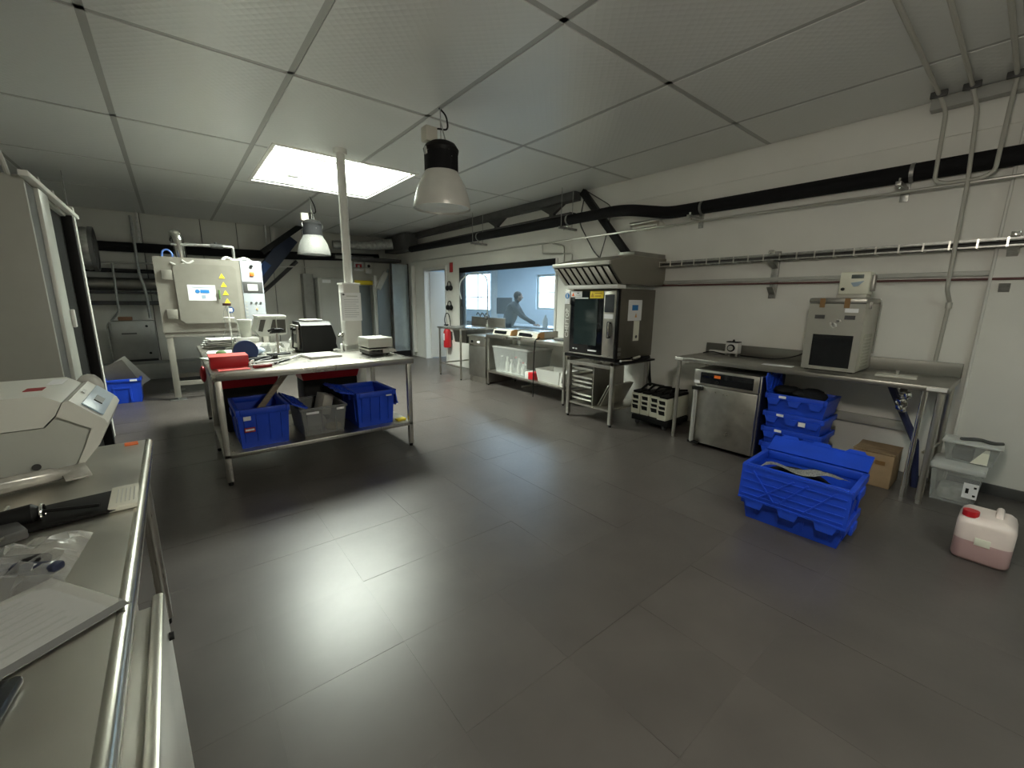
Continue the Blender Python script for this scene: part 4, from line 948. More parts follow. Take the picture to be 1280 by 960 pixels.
for k in range(3): part('slot', MB().box(1.045, 1.051, 5.14 + .08 * k, 5.18 + .08 * k, ZT + .10, ZT + .20), dark, r)
for k in range(2): part('knob', MB().cyl((1.03, 5.16 + .14 * k, ZT + .255), (1.05, 5.16 + .14 * k, ZT + .255), .018), black, r)
single('white_towel', MB().obox((1.24, 5.25, ZT + .346), (.20, .22, .022), RZ(.1), .01), white, 'folded white towel on top of the black console', 'towel')
r = T('tablet_tray', 'pale flat tray in front of the black console', 'tray', (1.15, 4.62, ZT))
part('tray', MB().obox((1.16, 4.62, ZT + .014), (.32, .34, .026), RZ(.08), .01), whitep, r)
part('inset', MB().obox((1.16, 4.62, ZT + .0285), (.26, .28, .003), RZ(.08)), mat('tray_inset', (.68, .68, .64), .3), r)
single('white_cable', MB().tube([(.86, 4.55, ZT + .008), (.95, 4.62, ZT + .03), (1.0, 4.75, ZT + .02), (.9, 4.85, ZT + .008), (.78, 4.8, ZT + .008)], .007, bend=.08), whitep, 'white cable curling left of the pale tray', 'cable')
r = T('heat_sealer', 'grey two-tier benchtop sealer on the right end of the work table', 'device', (1.72, 4.52, ZT))
part('lower_body', MB().box(1.575, 1.80, 4.34, 4.66, ZT + .012, ZT + .075, .012), dark, r)
part('upper_body', MB().box(1.565, 1.84, 4.34, 4.66, ZT + .085, ZT + .19, .016), mat('sealer_grey', (.55, .55, .49), .4), r)
part('tray', MB().prism([(1.57, ZT + .072), (1.84, ZT + .072), (1.875, ZT + .045), (1.875, ZT + .03), (1.57, ZT + .055)], 'y', 4.34, 4.66), MATS['sealer_grey'], r)
part('badge', MB().box(1.72, 1.79, 4.336, 4.341, ZT + .025, ZT + .06), greyl, r)
for x in (1.60, 1.78): part('foot', MB().cyl((x, 4.38, ZT), (x, 4.38, ZT + .014), .012).cyl((x, 4.62, ZT), (x, 4.62, ZT + .014), .012), black, r)
r = T('grey_instrument', 'grey wedge-shaped instrument with dark screens on a small stand at the tables rear', 'instrument', (.92, 5.98, ZT))
part('body', MB().prism([(.76, ZT + .20), (.80, ZT + .36), (1.09, ZT + .37), (1.10, ZT + .15), (.80, ZT + .13)], 'y', 5.85, 6.20), greyl, r)
part('screen', MB().prism([(.90, ZT + .165), (.95, ZT + .335), (1.085, ZT + .335), (1.085, ZT + .17)], 'y', 5.842, 5.851), mat('screen_brown', (.045, .042, .035), .25), r)
part('screen', MB().prism([(.785, ZT + .20), (.82, ZT + .335), (.875, ZT + .335), (.83, ZT + .19)], 'y', 5.842, 5.851), MATS['screen_brown'], r)
part('top_edge', MB().box(.79, 1.10, 5.84, 6.21, ZT + .365, ZT + .382, .005), whitep, r)
part('base', MB().box(.84, 1.06, 5.92, 6.16, ZT, ZT + .03, .006).box(.93, .97, 6.0, 6.06, ZT + .03, ZT + .15), greyl, r)
# rear clutter on the second table: sheets, stacked white trays, basin, retort stand, jug
for k in range(4):
    single('white_tray', MB().obox((.40 + .01 * k, 6.28 - .06 * k, ZT + .012 + .030 * k), (.34 - .02 * k, .34, .016), RZ(.04 * k), .006), whitep,
           ['lowest white tray in the stack at the table rear', 'second white tray up in the stack at the table rear', 'third white tray up in the stack at the table rear', 'uppermost white tray of the stack at the table rear'][k], 'tray', 'stacked white trays')
    if k < 3: pass
r = T('retort_stand', 'thin white stand with hanging tubing at the rear of the tables', 'stand', (.52, 5.95, ZT))
part('rod', MB().cyl((.52, 5.95, ZT), (.515, 5.95, ZT + .52), .009, seg=8), whitep, r)
part('base', MB().box(.44, .60, 5.88, 6.02, ZT, ZT + .014, .004), greyl, r)
part('ring', MB().tube([(.515 + .05 * math.cos(t), 5.95 + .05 * math.sin(t), ZT + .36) for t in [2 * PI * i / 20 for i in range(21)]], .007), white, r)
part('tubing', MB().tube([(.50, 5.95, ZT + .50), (.46, 5.95, ZT + .40), (.48, 5.95, ZT + .25), (.43, 5.95, ZT + .12)], .005, bend=.05).tube([(.53, 5.95, ZT + .50), (.56, 5.95, ZT + .36), (.60, 5.95, ZT + .24), (.57, 5.95, ZT + .1)], .005, bend=.05), glassy, r)
part('red_clip', MB().box(.47, .55, 5.92, 5.96, ZT + .50, ZT + .53, .005), redp, r)
r = T('measuring_jug', 'translucent white jug on a white base at the rear of the tables', 'jug', (.66, 5.9, ZT))
part('base', MB().box(.54, .78, 5.80, 6.02, ZT + .08, ZT + .13, .01).box(.56, .76, 5.82, 6.0, ZT, ZT + .08, .01), whitep, r)
part('body', MB().lathe([(.055, .13), (.075, .33), (.070, .33), (.05, .14)], (.66, 5.9, ZT), 20), clear('jug_plastic', (.75, .76, .68), .5, .3), r)
part('lid', MB().cyl((.66, 5.9, ZT + .325), (.66, 5.9, ZT + .34), .078, seg=20), whitep, r)
r = T('glass_basin', 'shallow white basin with glassware in the middle of the tables', 'basin', (.70, 5.50, ZT))
part('basin', MB().tub(.34, .26, .40, .30, .07, .006, (.70, 5.50, ZT + .001)), whitep, r)
for k in range(5):
    q = T('glass_flask', 'small clear flask amid the clutter in front of the grey instrument', 'flask', (.72 + .07 * k, 5.22 + .05 * (k % 2), ZT), 0, 'small clear flasks')
    x, y = .72 + .07 * k, 5.22 + .05 * (k % 2)
    part('body', MB().lathe([(.001, .002), (.03, .004), (.028, .04), (.011, .07), (.011, .10)], (x, y, ZT), 14), glassy, q); part('neck_ring', MB().lathe([(.011, .10), (.014, .10), (.014, .106), (.011, .106)], (x, y, ZT), 14), glassy, q)
for k, (x, y, c, l) in enumerate(((.36, 5.6, 'pale', 'flat pale sheet lying near the left edge of the rear table'), (.42, 5.25, 'white', 'white card lying between the blue disc and tray stack'), (.30, 5.0, 'green', 'pale green sheet lying beside the blue disc'))):
    single('loose_sheet', MB().obox((x, y, ZT + .003 + .002 * k), (.22, .26, .004), RZ(.2 * k - .1)), {'pale': paper, 'white': whitep, 'green': mat('pale_green', (.50, .60, .50), .6)}[c], l, 'sheet')
single('moss_pile', MB().ball((.45, 5.05, ZT + .02), (.06, .05, .03), 10).ball((.36, 5.4, ZT + .015), (.05, .04, .025), 10), green, 'greenish debris heaped left of the blue disc', 'debris', org=(.42, 5.2, ZT))
single('blue_rag', MB().ball((.62, 5.16, ZT + .04), (.12, .08, .045), 12), mat('rag_blue', (.35, .43, .55), .8), 'light blue cloth bunched behind the blue disc', 'cloth')
single('white_jug', MB().lathe([(.001, 0), (.05, .004), (.055, .10), (.02, .15), (.02, .18), (.001, .18)], (1.12, 5.62, ZT), 16), whitep, 'white bottle left of the black console', 'bottle')
r = T('cable_coil', 'white handled coil of cable at the right of the black console', 'cable', (1.48, 5.35, ZT))
part('coil', MB().tube([(1.48 + .05 * math.cos(t), 5.38, ZT + .10 + .09 * math.sin(t)) for t in [2 * PI * i / 24 for i in range(25)]], .014), whitep, r)
part('strap', MB().obox((1.50, 5.30, ZT + .09), (.02, .02, .18), RY(-.25), .004), black, r)
single('chrome_tap', MB().tube([(1.52, 5.02, ZT), (1.52, 5.02, ZT + .16), (1.50, 5.0, ZT + .20), (1.46, 4.98, ZT + .17)], .012, bend=.03).ball((1.52, 5.02, ZT + .19), (.02, .02, .025), 10), chrome, 'small chrome tap beside the column sleeve', 'tap')
single('red_glove', MB().ball((.155, 4.62, .87), (.025, .06, .075), 12), red, 'red glove hanging over the left edge of the work table', 'glove')

# ------------------------------------------------------------------ pendant lamps
def highbay(loc, label, shade=None):
    x, y, zb = loc
    r = T('pendant_lamp', label, 'lamp', (x, y, zb))
    part('shade', MB().lathe([(.26, 0), (.262, .006), (.245, .10), (.215, .20), (.165, .285), (.15, .315), (.145, .315), (.158, .28), (.207, .195), (.237, .10), (.252, .006)], (x, y, zb), 40), shade or mat('shade_acrylic', (.66, .65, .60), .3, .25, noise=.05), r)
    part('lens', MB().lathe([(.001, .018), (.12, .012), (.25, .016)], (x, y, zb), 32), glassy, r)
    part('housing', MB().cyl((x, y, zb + .315), (x, y, zb + .47), .152, seg=28), blackf, r)
    part('top_cap', MB().lathe([(.155, .47), (.16, .50), (.13, .545), (.10, .56), (.001, .56)], (x, y, zb), 28), black, r)
    part('gear_box', MB().box(x - .17, x - .06, y - .05, y + .05, zb + .54, zb + .66, .006), beige, r)
    for s in (-1, 1): part('clip', MB().box(x + s * .15 - .015, x + s * .15 + .015, y - .02, y + .02, zb + .44, zb + .50, .004), galv, r)
    part('suspension_wire', MB().cyl((x, y, zb + .55), (x, y, ZC), .005, seg=8).tube([(x, y, zb + .74), (x + .03, y - .02, zb + .60), (x + .02, y - .15, zb + .42)], .005), galv, r)
    part('power_cable', MB().tube([(x, y + .02, ZC), (x + .06, y, zb + .80), (x + .08, y, zb + .68), (x - .05, y, zb + .67), (x - .12, y, zb + .62)], .008, bend=.05), black, r)
    return r
highbay((2.06, 3.60, 2.37), 'large pendant lamp with pale bell shade hanging by itself in mid room')
highbay((2.02, 7.92, 2.28), 'pendant lamp with see-through bell shade hanging beyond the skylight', clear('shade_clear', (.36, .36, .34), .25, .15))
highbay((1.25, .28, 2.40), 'lit pendant lamp with pale bell shade hanging near the left counter')
pl = bpy.data.lights.new('pendant_bulb', 'POINT'); pl.energy = 54; pl.color = (1.0, .93, .80); pl.shadow_soft_size = .12
po = bpy.data.objects.new('pendant_bulb', pl); COL.objects.link(po); po.location = (1.25, .28, 2.30)

# ------------------------------------------------------------------ washer-extractor on its frame, back left
r = T('steel_autoclave', 'stainless square-doored autoclave on a tall frame at the back', 'autoclave', (.54, 8.45, 0))
am = mat('autoclave_steel', (.30, .285, .245), .42, .5, noise=.05)
part('body', MB().box(-.12, 1.22, 8.04, 8.95, 1.02, 2.10, .01), am, r)
fp = part('front_plate', MB().prism([(-.13, 1.03), (.92, 1.03), (.92, 2.12), (-.13, 2.12)], 'y', 8.0, 8.045), am, r)
dr = part('door', MB().prism([(.09, 1.22), (.15, 1.16), (.80, 1.16), (.85, 1.22), (.85, 1.98), (.80, 2.03), (.14, 2.03), (.08, 1.97)], 'y', 7.94, 8.0), mat('door_steel', (.27, .258, .22), .44, .5, noise=.05), r)
for z in (1.86, 1.30): part('hinge', MB().box(-.06, .07, 7.95, 8.0, z - .07, z + .07, .008), am, dr)
n = part('notice', MB().box(.22, .56, 7.935, 7.94, 1.50, 1.73), paper, dr, 'white notice with blue logo')
part('logo', MB().cyl((.335, 7.930, 1.635), (.335, 7.935, 1.635), .028, seg=20).box(.37, .48, 7.930, 7.935, 1.61, 1.66), bluesign, n)
part('print', MB().box(.38, .43, 7.931, 7.935, 1.53, 1.58).box(.27, .51, 7.931, 7.935, 1.69, 1.70), skyb, n)
for k in range(4):
    z = 1.87 - .125 * k; x = .66 + .012 * k
    part('warning_triangle', MB().prism([(x - .04, z - .035), (x + .04, z - .035), (x, z + .04)], 'y', 7.934, 7.94), yellow, dr, 'yellow warning triangle')
s = part('blue_symbol', MB().cyl((.72, 7.934, 1.36), (.72, 7.94, 1.36), .05, seg=24), mat('symbol_blue', (.02, .07, .22), .5), dr); part('glyph', MB().box(.70, .745, 7.930, 7.934, 1.335, 1.385), paper, s)
part('handle', MB().cyl((.60, 7.90, 1.52), (.60, 7.90, 1.66), .014), green, dr)
cp = part('control_panel', MB().box(.92, 1.215, 7.985, 8.045, 1.10, 2.125, .006), mat('panel_white', (.36, .385, .41), .45), r, 'white control panel')
part('knob', MB().cyl((1.07, 7.96, 2.04), (1.07, 7.985, 2.04), .022), black, cp)
part('switch', MB().box(1.04, 1.10, 7.965, 7.985, 1.89, 1.95, .004), orange, cp)
sc = part('screen_bezel', MB().box(.93, 1.20, 7.975, 7.985, 1.63, 1.80, .003), dark, cp); part('screen', MB().box(.99, 1.13, 7.970, 7.975, 1.66, 1.76), mat('screen_grey', (.55, .55, .53), .2), sc)
for x in (1.02, 1.09, 1.15): part('button', MB().cyl((x, 7.97, 1.47), (x, 7.985, 1.47), .016), dark, cp)
part('button', MB().cyl((1.09, 7.97, 1.37), (1.09, 7.985, 1.37), .012), amber, cp)
part('emergency_stop', MB().cyl((1.07, 7.95, 1.21), (1.07, 7.985, 1.21), .045), amber, cp)
for k in range(7): part('print_line', MB().box(.935, .965, 7.981, 7.985, 1.14 + .055 * k, 1.165 + .055 * k), grey, cp)
for x in (-.11, 1.14):
    for y in (8.03, 8.86): 
        lg = part('leg', MB().box(x, x + .08, y, y + .08, .04, 1.03, .004), am, r); part('foot_plate', MB().box(x - .06, x + .14, y - .05, y + .13, 0, .012).cyl((x + .04, y + .04, .01), (x + .04, y + .04, .045), .02), galv, lg)
part('cross_rail', MB().box(-.03, 1.14, 8.04, 8.10, .22, .28), am, r); part('cross_rail', MB().box(-.03, 1.14, 8.87, 8.93, .22, .28), am, r)
part('lower_rail', MB().box(-.12, 1.22, 8.02, 8.06, .96, 1.03), am, r)
part('steam_elbow', MB().tube([(.21, 8.2, 2.10), (.19, 8.2, 2.40), (.17, 8.22, 2.47), (.17, 8.6, 2.49), (.17, 9.2, 2.50)], .075, seg=16, bend=.12), chrome, r)
part('pipe', MB().tube([(.87, 8.15, 2.10), (.87, 8.15, 2.33), (.53, 8.15, 2.33), (.1, 8.15, 2.31)], .022, bend=.03), galv, r)
part('valve', MB().cyl((.65, 8.15, 2.30), (.65, 8.15, 2.38), .02).cyl((.58, 8.15, 2.33), (.74, 8.15, 2.33), .035), dark, r)
part('blue_hose', MB().tube([(-.02, 8.05, 2.10), (-.01, 8.05, 2.20), (.05, 8.05, 2.23), (.10, 8.05, 2.18), (.10, 8.05, 2.05)], .012, bend=.04), mat('hose_blue', (.10, .20, .55), .4), r)
part('white_hose', MB().tube([(.70, 8.05, 2.12), (.76, 8.05, 2.17), (.86, 8.05, 2.11), (1.0, 8.05, 2.17), (1.08, 8.05, 2.12)], .022, bend=.05), whitep, r)
part('rope', MB().tube([(.20, 7.98, 2.08), (.26, 7.97, 2.03), (.34, 7.98, 2.08)], .014, bend=.04).tube([(.06, 7.98, 2.04), (.16, 7.97, 1.99), (.22, 7.98, 2.04)], .012, bend=.04), white, r)

# ------------------------------------------------------------------ back left: flexible duct, boxes, pipes
d = T('flexible_duct', 'fat silver flexible duct end behind the tall rack', 'duct', (-.95, 8.6, 1.92))
prof = []
for k in range(19): prof.append((.285 + (.012 if k % 2 else -.004), .06 * k))
b = MB().lathe([(.27, 0)] + prof + [(.27, 1.1)], (0, 0, 0), 28); b.rot(RY(-PI / 2)); b.move((-.78, 8.6, 2.21)); part('hose', b, mat('foil_duct', (.33, .33, .31), .35, .85, noise=.2, nscale=20), d)
b = MB().lathe([(.288, 0), (.305, 0), (.305, .05), (.288, .05)], (0, 0, 0), 28); b.rot(RY(-PI / 2)); b.move((-.74, 8.6, 2.21)); part('collar', b, dark, d)
b = MB().cyl((-.80, 8.6, 2.21), (-.81, 8.6, 2.21), .28, seg=28); part('end_plate', b, dark, d)
part('strap', MB().cyl((-.95, 8.6, 2.5), (-.95, 8.6, ZC - .005), .006), galv, d)
bb = T('insulated_pipe', 'thick black pipe running across the back wall', 'pipe', (1.8, 11.62, 2.4))
part('insulation', MB().tube([(XL + .1, 11.62, 2.49), (2.0, 11.62, 2.55), (4.6, 11.62, 2.66)], .095, seg=14), blackf, bb)
for x in (-.35, 1.9): part('hanger', MB().box(x, x + .03, 11.6, 11.64, 2.55, ZC), galv, bb)
single('back_rail', MB().cyl((-1.4, 11.45, 2.17), (XW - .8, 11.45, 2.36), .018, seg=10), alu, 'thin pale pipe running across the back wall below the black pipe', 'pipe')
single('back_duct', MB().cyl((-2.4, 11.55, 1.78), (.1, 11.55, 1.80), .12, seg=16), steeld, 'dull horizontal duct on the back wall behind the autoclave', 'duct')
single('back_duct', MB().box(-2.4, .1, 11.5, 11.75, 2.02, 2.09, .01), black, 'black cable tray on the back wall above the dull duct', 'cable tray')
single('back_duct', MB().box(-2.4, .2, 11.5, 11.75, 1.38, 1.46, .01).box(-2.4, .2, 11.55, 11.7, 1.60, 1.65, .01), dark, 'dark twin pipes on the back wall above the electrical box', 'pipe', org=(-1.1, 11.6, 1.38))
single('thin_conduit', MB().tube([(-.78, 11.2, 2.17), (-.80, 11.2, 1.25), (-1.0, 11.2, 1.0), (-.98, 11.2, .2)], .02, bend=.05), galv, 'bent thin conduit running down beside the electrical box', 'conduit')
single('thin_conduit', MB().tube([(-.42, 11.4, 3.1), (-.42, 11.4, 2.0), (-.36, 11.4, 1.6), (-.36, 11.4, 1.12)], .025, bend=.05), galv, 'thin conduit dropping to the top of the electrical box', 'conduit')
e = T('electrical_box', 'grey electrical cabinet on the back wall left of the autoclave', 'electrical box', (-.63, 11.1, .3))
part('body', MB().box(-.96, -.30, 10.98, 11.4, .33, 1.08, .008), grey, e)
dr = part('door', MB().box(-.93, -.36, 10.955, 10.98, .35, 1.06, .006), grey, e)
part('nameplate', MB().box(-.80, -.58, 10.95, 10.956, .83, .855), dark, dr)
for z in (.98, .45): part('lock', MB().cyl((-.42, 10.945, z), (-.42, 10.957, z), .022), black, dr)
part('stand', MB().box(-.94, -.32, 11.0, 11.38, 0, .33, .004), dark, e)
single('orange_tag', MB().box(-.82, -.62, 11.0, 11.2, 1.09, 1.16, .01), mat('rust', (.20, .10, .05), .7), 'small rusty brown block on top of the electrical box', 'block')
single('floor_trunking', MB().box(-1.8, 1.6, 10.4, 10.9, .0, .30, .01), grey, 'long grey floor duct along the back wall behind the autoclave', 'duct')
# blue bin with grey sheets, behind the rack
q = T('parts_bin', 'open blue bin with grey sheets standing on the floor behind the tall rack', 'bin', (-.68, 8.42, 0))
part('body', MB().tub(.36, .36, .40, .42, .35, .008, (-.68, 8.42, 0)), blue, q)
b = MB()
for s in rect_minus((-.89, -.47, 8.2, 8.64), (-.86, -.50, 8.23, 8.61)): b.box(*s, .32, .36, .004)
part('rim', b, blue, q)
part('rib', MB().box(-.80, -.78, 8.215, 8.23, .03, .32).box(-.62, -.60, 8.215, 8.23, .03, .32).box(-.80, -.60, 8.213, 8.232, .22, .24), blue, q)
part('label', MB().box(-.60, -.52, 8.195, 8.20, .325, .352), paper, q)
for k in range(2): single('metal_sheet', MB().obox((-.70 + .07 * k, 8.40 + .06 * k, .36 + .04 * k), (.30, .012, .46), RY(math.radians(-25 - 8 * k))), greyl if k else steeld, ['bright grey sheet leaning in the blue bin', 'dull steel sheet leaning in the blue bin'][1 - k], 'sheet')

# ------------------------------------------------------------------ back centre and far right corner
single('blue_beam', MB().obox((1.93, 11.3, 2.35), (.30, .16, 1.5), RY(math.radians(38)), .004), mat('beam_navy', (.012, .02, .05), .5), 'dark blue slanting steel beam at the back wall beyond the far lamp', 'beam')
single('roof_strut', MB().obox((2.25, 11.25, 2.95), (.12, .12, 1.25), RY(math.radians(52)), .004), black, 'black slanting roof strut above the blue beam', 'strut')
single('slanting_hose', MB().tube([(1.33, 11.66, 1.34), (1.81, 11.66, 1.73), (2.55, 11.66, 2.44)], .045, bend=.3), dark, 'dark slanting hose in front of the back wall panels', 'hose')
single('blue_strap', MB().obox((1.70, 11.15, 2.16), (.16, .05, .42), RY(math.radians(38))), mat('strap_blue', (.02, .07, .25), .6), 'blue wrap on the slanting steel beam', 'wrap')
r = T('grey_locker', 'tall grey steel locker at the back wall left of the column', 'locker', (3.3, 11.5, 0))
part('body', MB().box(2.88, 3.78, 11.2, 11.75, .05, 2.05, .01), greyl, r)
part('door', MB().box(2.92, 3.74, 11.18, 11.2, .12, 2.0, .006), mat('locker_door', (.42, .42, .38), .45), r)
part('label', MB().box(2.98, 3.18, 11.175, 11.18, 1.93, 2.01), paper, r)
part('handle', MB().box(3.60, 3.63, 11.155, 11.18, 1.0, 1.2, .004), dark, r)
part('plinth', MB().box(2.9, 3.76, 11.22, 11.74, 0, .06), dark, r)
single('dark_recess', MB().box(2.62, 2.86, 11.5, 11.78, .0, 2.15, .01), grey, 'narrow grey cabinet beside the tall grey locker', 'cabinet')
r = T('exit_sign', 'small white sign with red symbols on the back wall', 'sign', (4.0, 11.6, 2.3))
part('plate', MB().box(3.90, 4.16, 11.55, 11.57, 2.28, 2.50, .003), paper, r)
part('symbol', MB().box(3.95, 4.0, 11.545, 11.55, 2.33, 2.46).box(4.06, 4.11, 11.545, 11.55, 2.33, 2.46).box(3.95, 4.06, 11.545, 11.55, 2.43, 2.46), red, r)
r = T('alarm_box', 'white wall alarm with dark speaker hole beside the red-symbol sign', 'alarm', (4.28, 11.6, 2.2))
part('body', MB().box(4.20, 4.38, 11.52, 11.6, 2.22, 2.52, .03), whitep, r); part('speaker', MB().cyl((4.29, 11.51, 2.42), (4.29, 11.525, 2.42), .04), black, r)
single('yellow_beam', MB().box(3.72, 4.36, 11.35, 11.45, 1.92, 2.03, .006), yellow, 'yellow painted bar behind the column', 'bar')
single('white_post', MB().obox((4.31, 11.2, 1.08), (.10, .08, 2.15), RY(.01), .006), whitep, 'slim white post left of the bluish steel panels', 'post')
single('steel_cladding', MB().box(3.8, 4.25, 11.4, 11.5, .2, 1.9, .006), mat('clad_dim', (.30, .34, .36), .35, .7), 'dim steel cladding sheet behind the column and white post', 'panel')
pn = mat('clad_blue', (.62, .72, .78), .30, .8, noise=.05)
r = T('steel_screen', 'tall bluish steel panel with dark edge strips by the corner door', 'panel', (4.84, 10.8, 0))
part('sheet', MB().box(4.62, 5.06, 10.78, 10.82, .16, 2.46, .004), pn, r)
part('edge_strip', MB().box(4.595, 4.62, 10.77, 10.83, .14, 2.48), dark, r); part('edge_strip', MB().box(5.06, 5.085, 10.77, 10.83, .14, 2.48), dark, r)
part('brush', MB().box(4.60, 5.09, 10.785, 10.815, 0, .16), blackf, r)
r = T('steel_screen', 'darker steel panel with slanting top edge left of the bluish panel', 'panel', (4.45, 11.0, 0))
part('sheet', MB().prism([(4.28, 0), (4.61, 0), (4.61, 2.35), (4.28, 1.75)], 'y', 10.98, 11.02), MATS['clad_dim'], r)
part('top_strip', MB().obox((4.42, 10.97, 2.03), (.50, .03, .14), RY(-math.atan2(.6, .33)), .003), greyl, r)
single('door_side_post', MB().box(5.09, 5.19, 10.6, 10.66, .12, 2.42, .004), whitep, 'narrow white panel between bluish steel panel and door', 'panel')
single('far_duct', MB().tube([(3.3, 11.2, 2.86), (4.2, 11.1, 2.90), (4.72, 10.9, 2.97)], [.10, .12, .13], seg=12, bend=.2), mat('duct_wrap', (.33, .33, .31), .5, .4, noise=.3, nscale=14), 'wrinkled wrapped duct under the ceiling in the far corner', 'duct')
single('far_duct', MB().box(3.6, 5.0, 11.0, 11.5, 2.52, 2.60, .01).box(4.75, 5.1, 10.2, 11.5, 2.78, 3.18, .01), dark, 'dark box duct in the far corner over the steel panels', 'duct', org=(4.6, 11.2, 2.52))
single('far_duct', MB().cyl((3.4, 11.45, 2.60), (4.4, 11.45, 2.62), .05, seg=12), galv, 'short galvanised pipe above the red-symbol sign', 'pipe')

# ------------------------------------------------------------------ tall rack at left
rk = T('tall_rack', 'tall grey equipment rack with dark recessed front at the left wall', 'rack', (-.95, 4.38, 0))
rm = mat('rack_grey', (.34, .345, .30), .5, noise=.03)
part('side_panel', MB().box(-1.35, -.555, 3.63, 3.66, .05, 2.19, .004), rm, rk)
part('back_panel', MB().box(-1.35, -1.32, 3.66, 5.10, .05, 2.19), rm, rk)
part('top_panel', MB().box(-1.35, -.57, 3.63, 5.12, 2.17, 2.195, .004), rm, rk)
part('gasket', MB().box(-.60, -.556, 3.66, 3.85, .05, 2.17), dark, rk)
part('front_post', MB().box(-.60, -.535, 3.85, 4.10, .05, 2.18, .008), mat('rack_pale', (.50, .51, .46), .4, .2), rk)
part('dark_panel', MB().box(-.66, -.60, 4.10, 4.97, .05, 2.17), mat('rack_dark', (.016, .016, .015), .8, bump=.2, bscale=120, spec=.1), rk)
part('rear_post', MB().box(-.60, -.535, 4.97, 5.04, .05, 2.18, .004), black, rk)
part('edge_bar', MB().box(-.56, -.53, 5.04, 5.11, .30, 2.26, .006), mat('bar_white', (.70, .70, .64), .4), rk)
part('top_bar', MB().box(-.56, -.52, 3.55, 5.22, 2.185, 2.215, .004), MATS['bar_white'], rk)
part('latch', MB().box(-.535, -.515, 4.08, 4.13, 1.34, 1.46, .006), whitep, rk)
for z in (1.85, 1.3, .75): part('hole', MB().ball((-.598, 4.55 + .1 * math.sin(z * 9), z), (.012, .05, .03), 10), black, rk)
for k in range(2): single('grey_roll', MB().cyl((-1.2, 4.25 + .45 * k, 2.255 + .005 * k), (-.58, 4.25 + .45 * k, 2.255), .058, seg=16), steeld, ['grey cardboard roll on top of the tall rack near its front corner', 'grey cardboard roll on top of the tall rack toward its rear'][k], 'roll')
single('rack_hook', MB().tube([(-.62, 3.7, 2.2), (-.63, 3.66, 2.32), (-.66, 3.62, 2.42)], .012, bend=.05), greyl, 'thin pale rod standing on the near corner of the rack', 'rod')

# ------------------------------------------------------------------ left counter with centrifuge
lc = T('left_counter', 'stainless counter with rolled edge carrying the centrifuge', 'counter', (-.5, 1.0, 0))
part('worktop', MB().box(-.95, -.158, -.8, 2.50, .86, .90, .004), steelw, lc)
part('rolled_edge', MB().cyl((-.158, -.8, .880), (-.158, 2.50, .880), .021, seg=18), mat('edge_bright', (.66, .645, .58), .26, 1.0), lc)
part('front_skirt', MB().box(-.17, -.150, -.8, 2.48, .80, .885, .003), steelw, lc)
for y in (2.40, 1.42): 
    lg = part('leg', MB().cyl((-.19, y, .03), (-.19, y, .86), .024, seg=14), steel, lc); part('foot', MB().cyl((-.19, y, 0), (-.19, y, .032), .018), black, lg)
lg = part('leg', MB().cyl((-.88, 2.40, .03), (-.88, 2.40, .86), .024, seg=14), steel, lc)
part('end_skirt', MB().box(-.95, -.17, 2.48, 2.50, .80, .885, .003), steelw, lc)
part('orange_tag', MB().obox((-.21, 2.455, .902), (.045, .05, .003), RZ(.1)), orange, lc, 'orange sticker')
r = T('drawer_unit', 'stainless drawer unit below the near end of the left counter', 'drawer unit', (-.4, .3, 0))
part('body', MB().box(-.80, -.125, -.7, 1.30, .05, .775, .006), steelw, r)
fr_ = part('door', MB().box(-.125, -.100, -.68, 1.31, .06, .80, .008), mat('drawer_steel', (.62, .60, .54), .3, .95, noise=.08, nscale=4), r)
part('knob', MB().cyl((-.10, 1.24, .71), (-.090, 1.24, .71), .010, seg=12), black, fr_)
for x in (-.75, -.2):
    for y in (-.6, 1.2): part('foot', MB().cyl((x, y, 0), (x, y, .055), .02), black, r)
r = T('centrifuge', 'pale grey benchtop centrifuge with sloping blue-grey control panel', 'centrifuge', (-.55, 2.42, .90))
gm = mat('centrifuge_grey', (.42, .43, .385), .45, noise=.03); gw = mat('centrifuge_white', (.62, .62, .56), .4)
bodyp = [(-.88, .912), (-.345, .912), (-.265, 1.045), (-.30, 1.075), (-.325, 1.085), (-.385, 1.10), (-.43, 1.085), (-.88, 1.08)]
part('body', MB().prism([(-.88, .912), (-.35, .912), (-.315, .99), (-.29, 1.055), (-.375, 1.115), (-.41, 1.075), (-.88, 1.072)], 'y', 2.20, 2.66), gm, r)
ld = part('lid', MB().prism([(-.88, 1.076), (-.413, 1.079), (-.378, 1.118), (-.355, 1.165), (-.40, 1.195), (-.88, 1.195)], 'y', 2.195, 2.665), gw, r)
part('warning_tag', MB().box(-.47, -.42, 2.33, 2.40, 1.195, 1.197), redd, ld, 'red sticker'); part('label', MB().box(-.43, -.385, 2.46, 2.60, 1.194, 1.1965), paper, ld)
fx = part('front_fascia', MB().prism([(-.352, 1.165), (-.375, 1.115), (-.29, 1.055), (-.315, .99), (-.35, .912), (-.335, .912), (-.275, .99), (-.243, 1.065), (-.25, 1.085), (-.335, 1.17)], 'y', 2.19, 2.67), gw, r)
part('keypad', MB().obox((-.281, 2.43, 1.123), (.006, .42, .075), RY(math.radians(-45)), .002), skyb, fx, 'blue-grey keypad')
part('display', MB().obox((-.2775, 2.40, 1.127), (.004, .10, .030), RY(math.radians(-45))), dark, fx)
part('logo', MB().obox((-.3215, 2.43, 1.163), (.002, .06, .012), RY(math.radians(-45))), greyl, fx)
part('vent_disc', MB().ball((-.335, 2.69, 1.13), (.05, .02, .07), 14), greyl, r)
for x in (-.82, -.42):
    for y in (2.26, 2.6): part('foot', MB().cyl((x, y, .90), (x, y, .914), .02), black, r)
part('port', MB().cyl((-.45, 2.195, .935), (-.45, 2.201, .935), .012), dark, r)
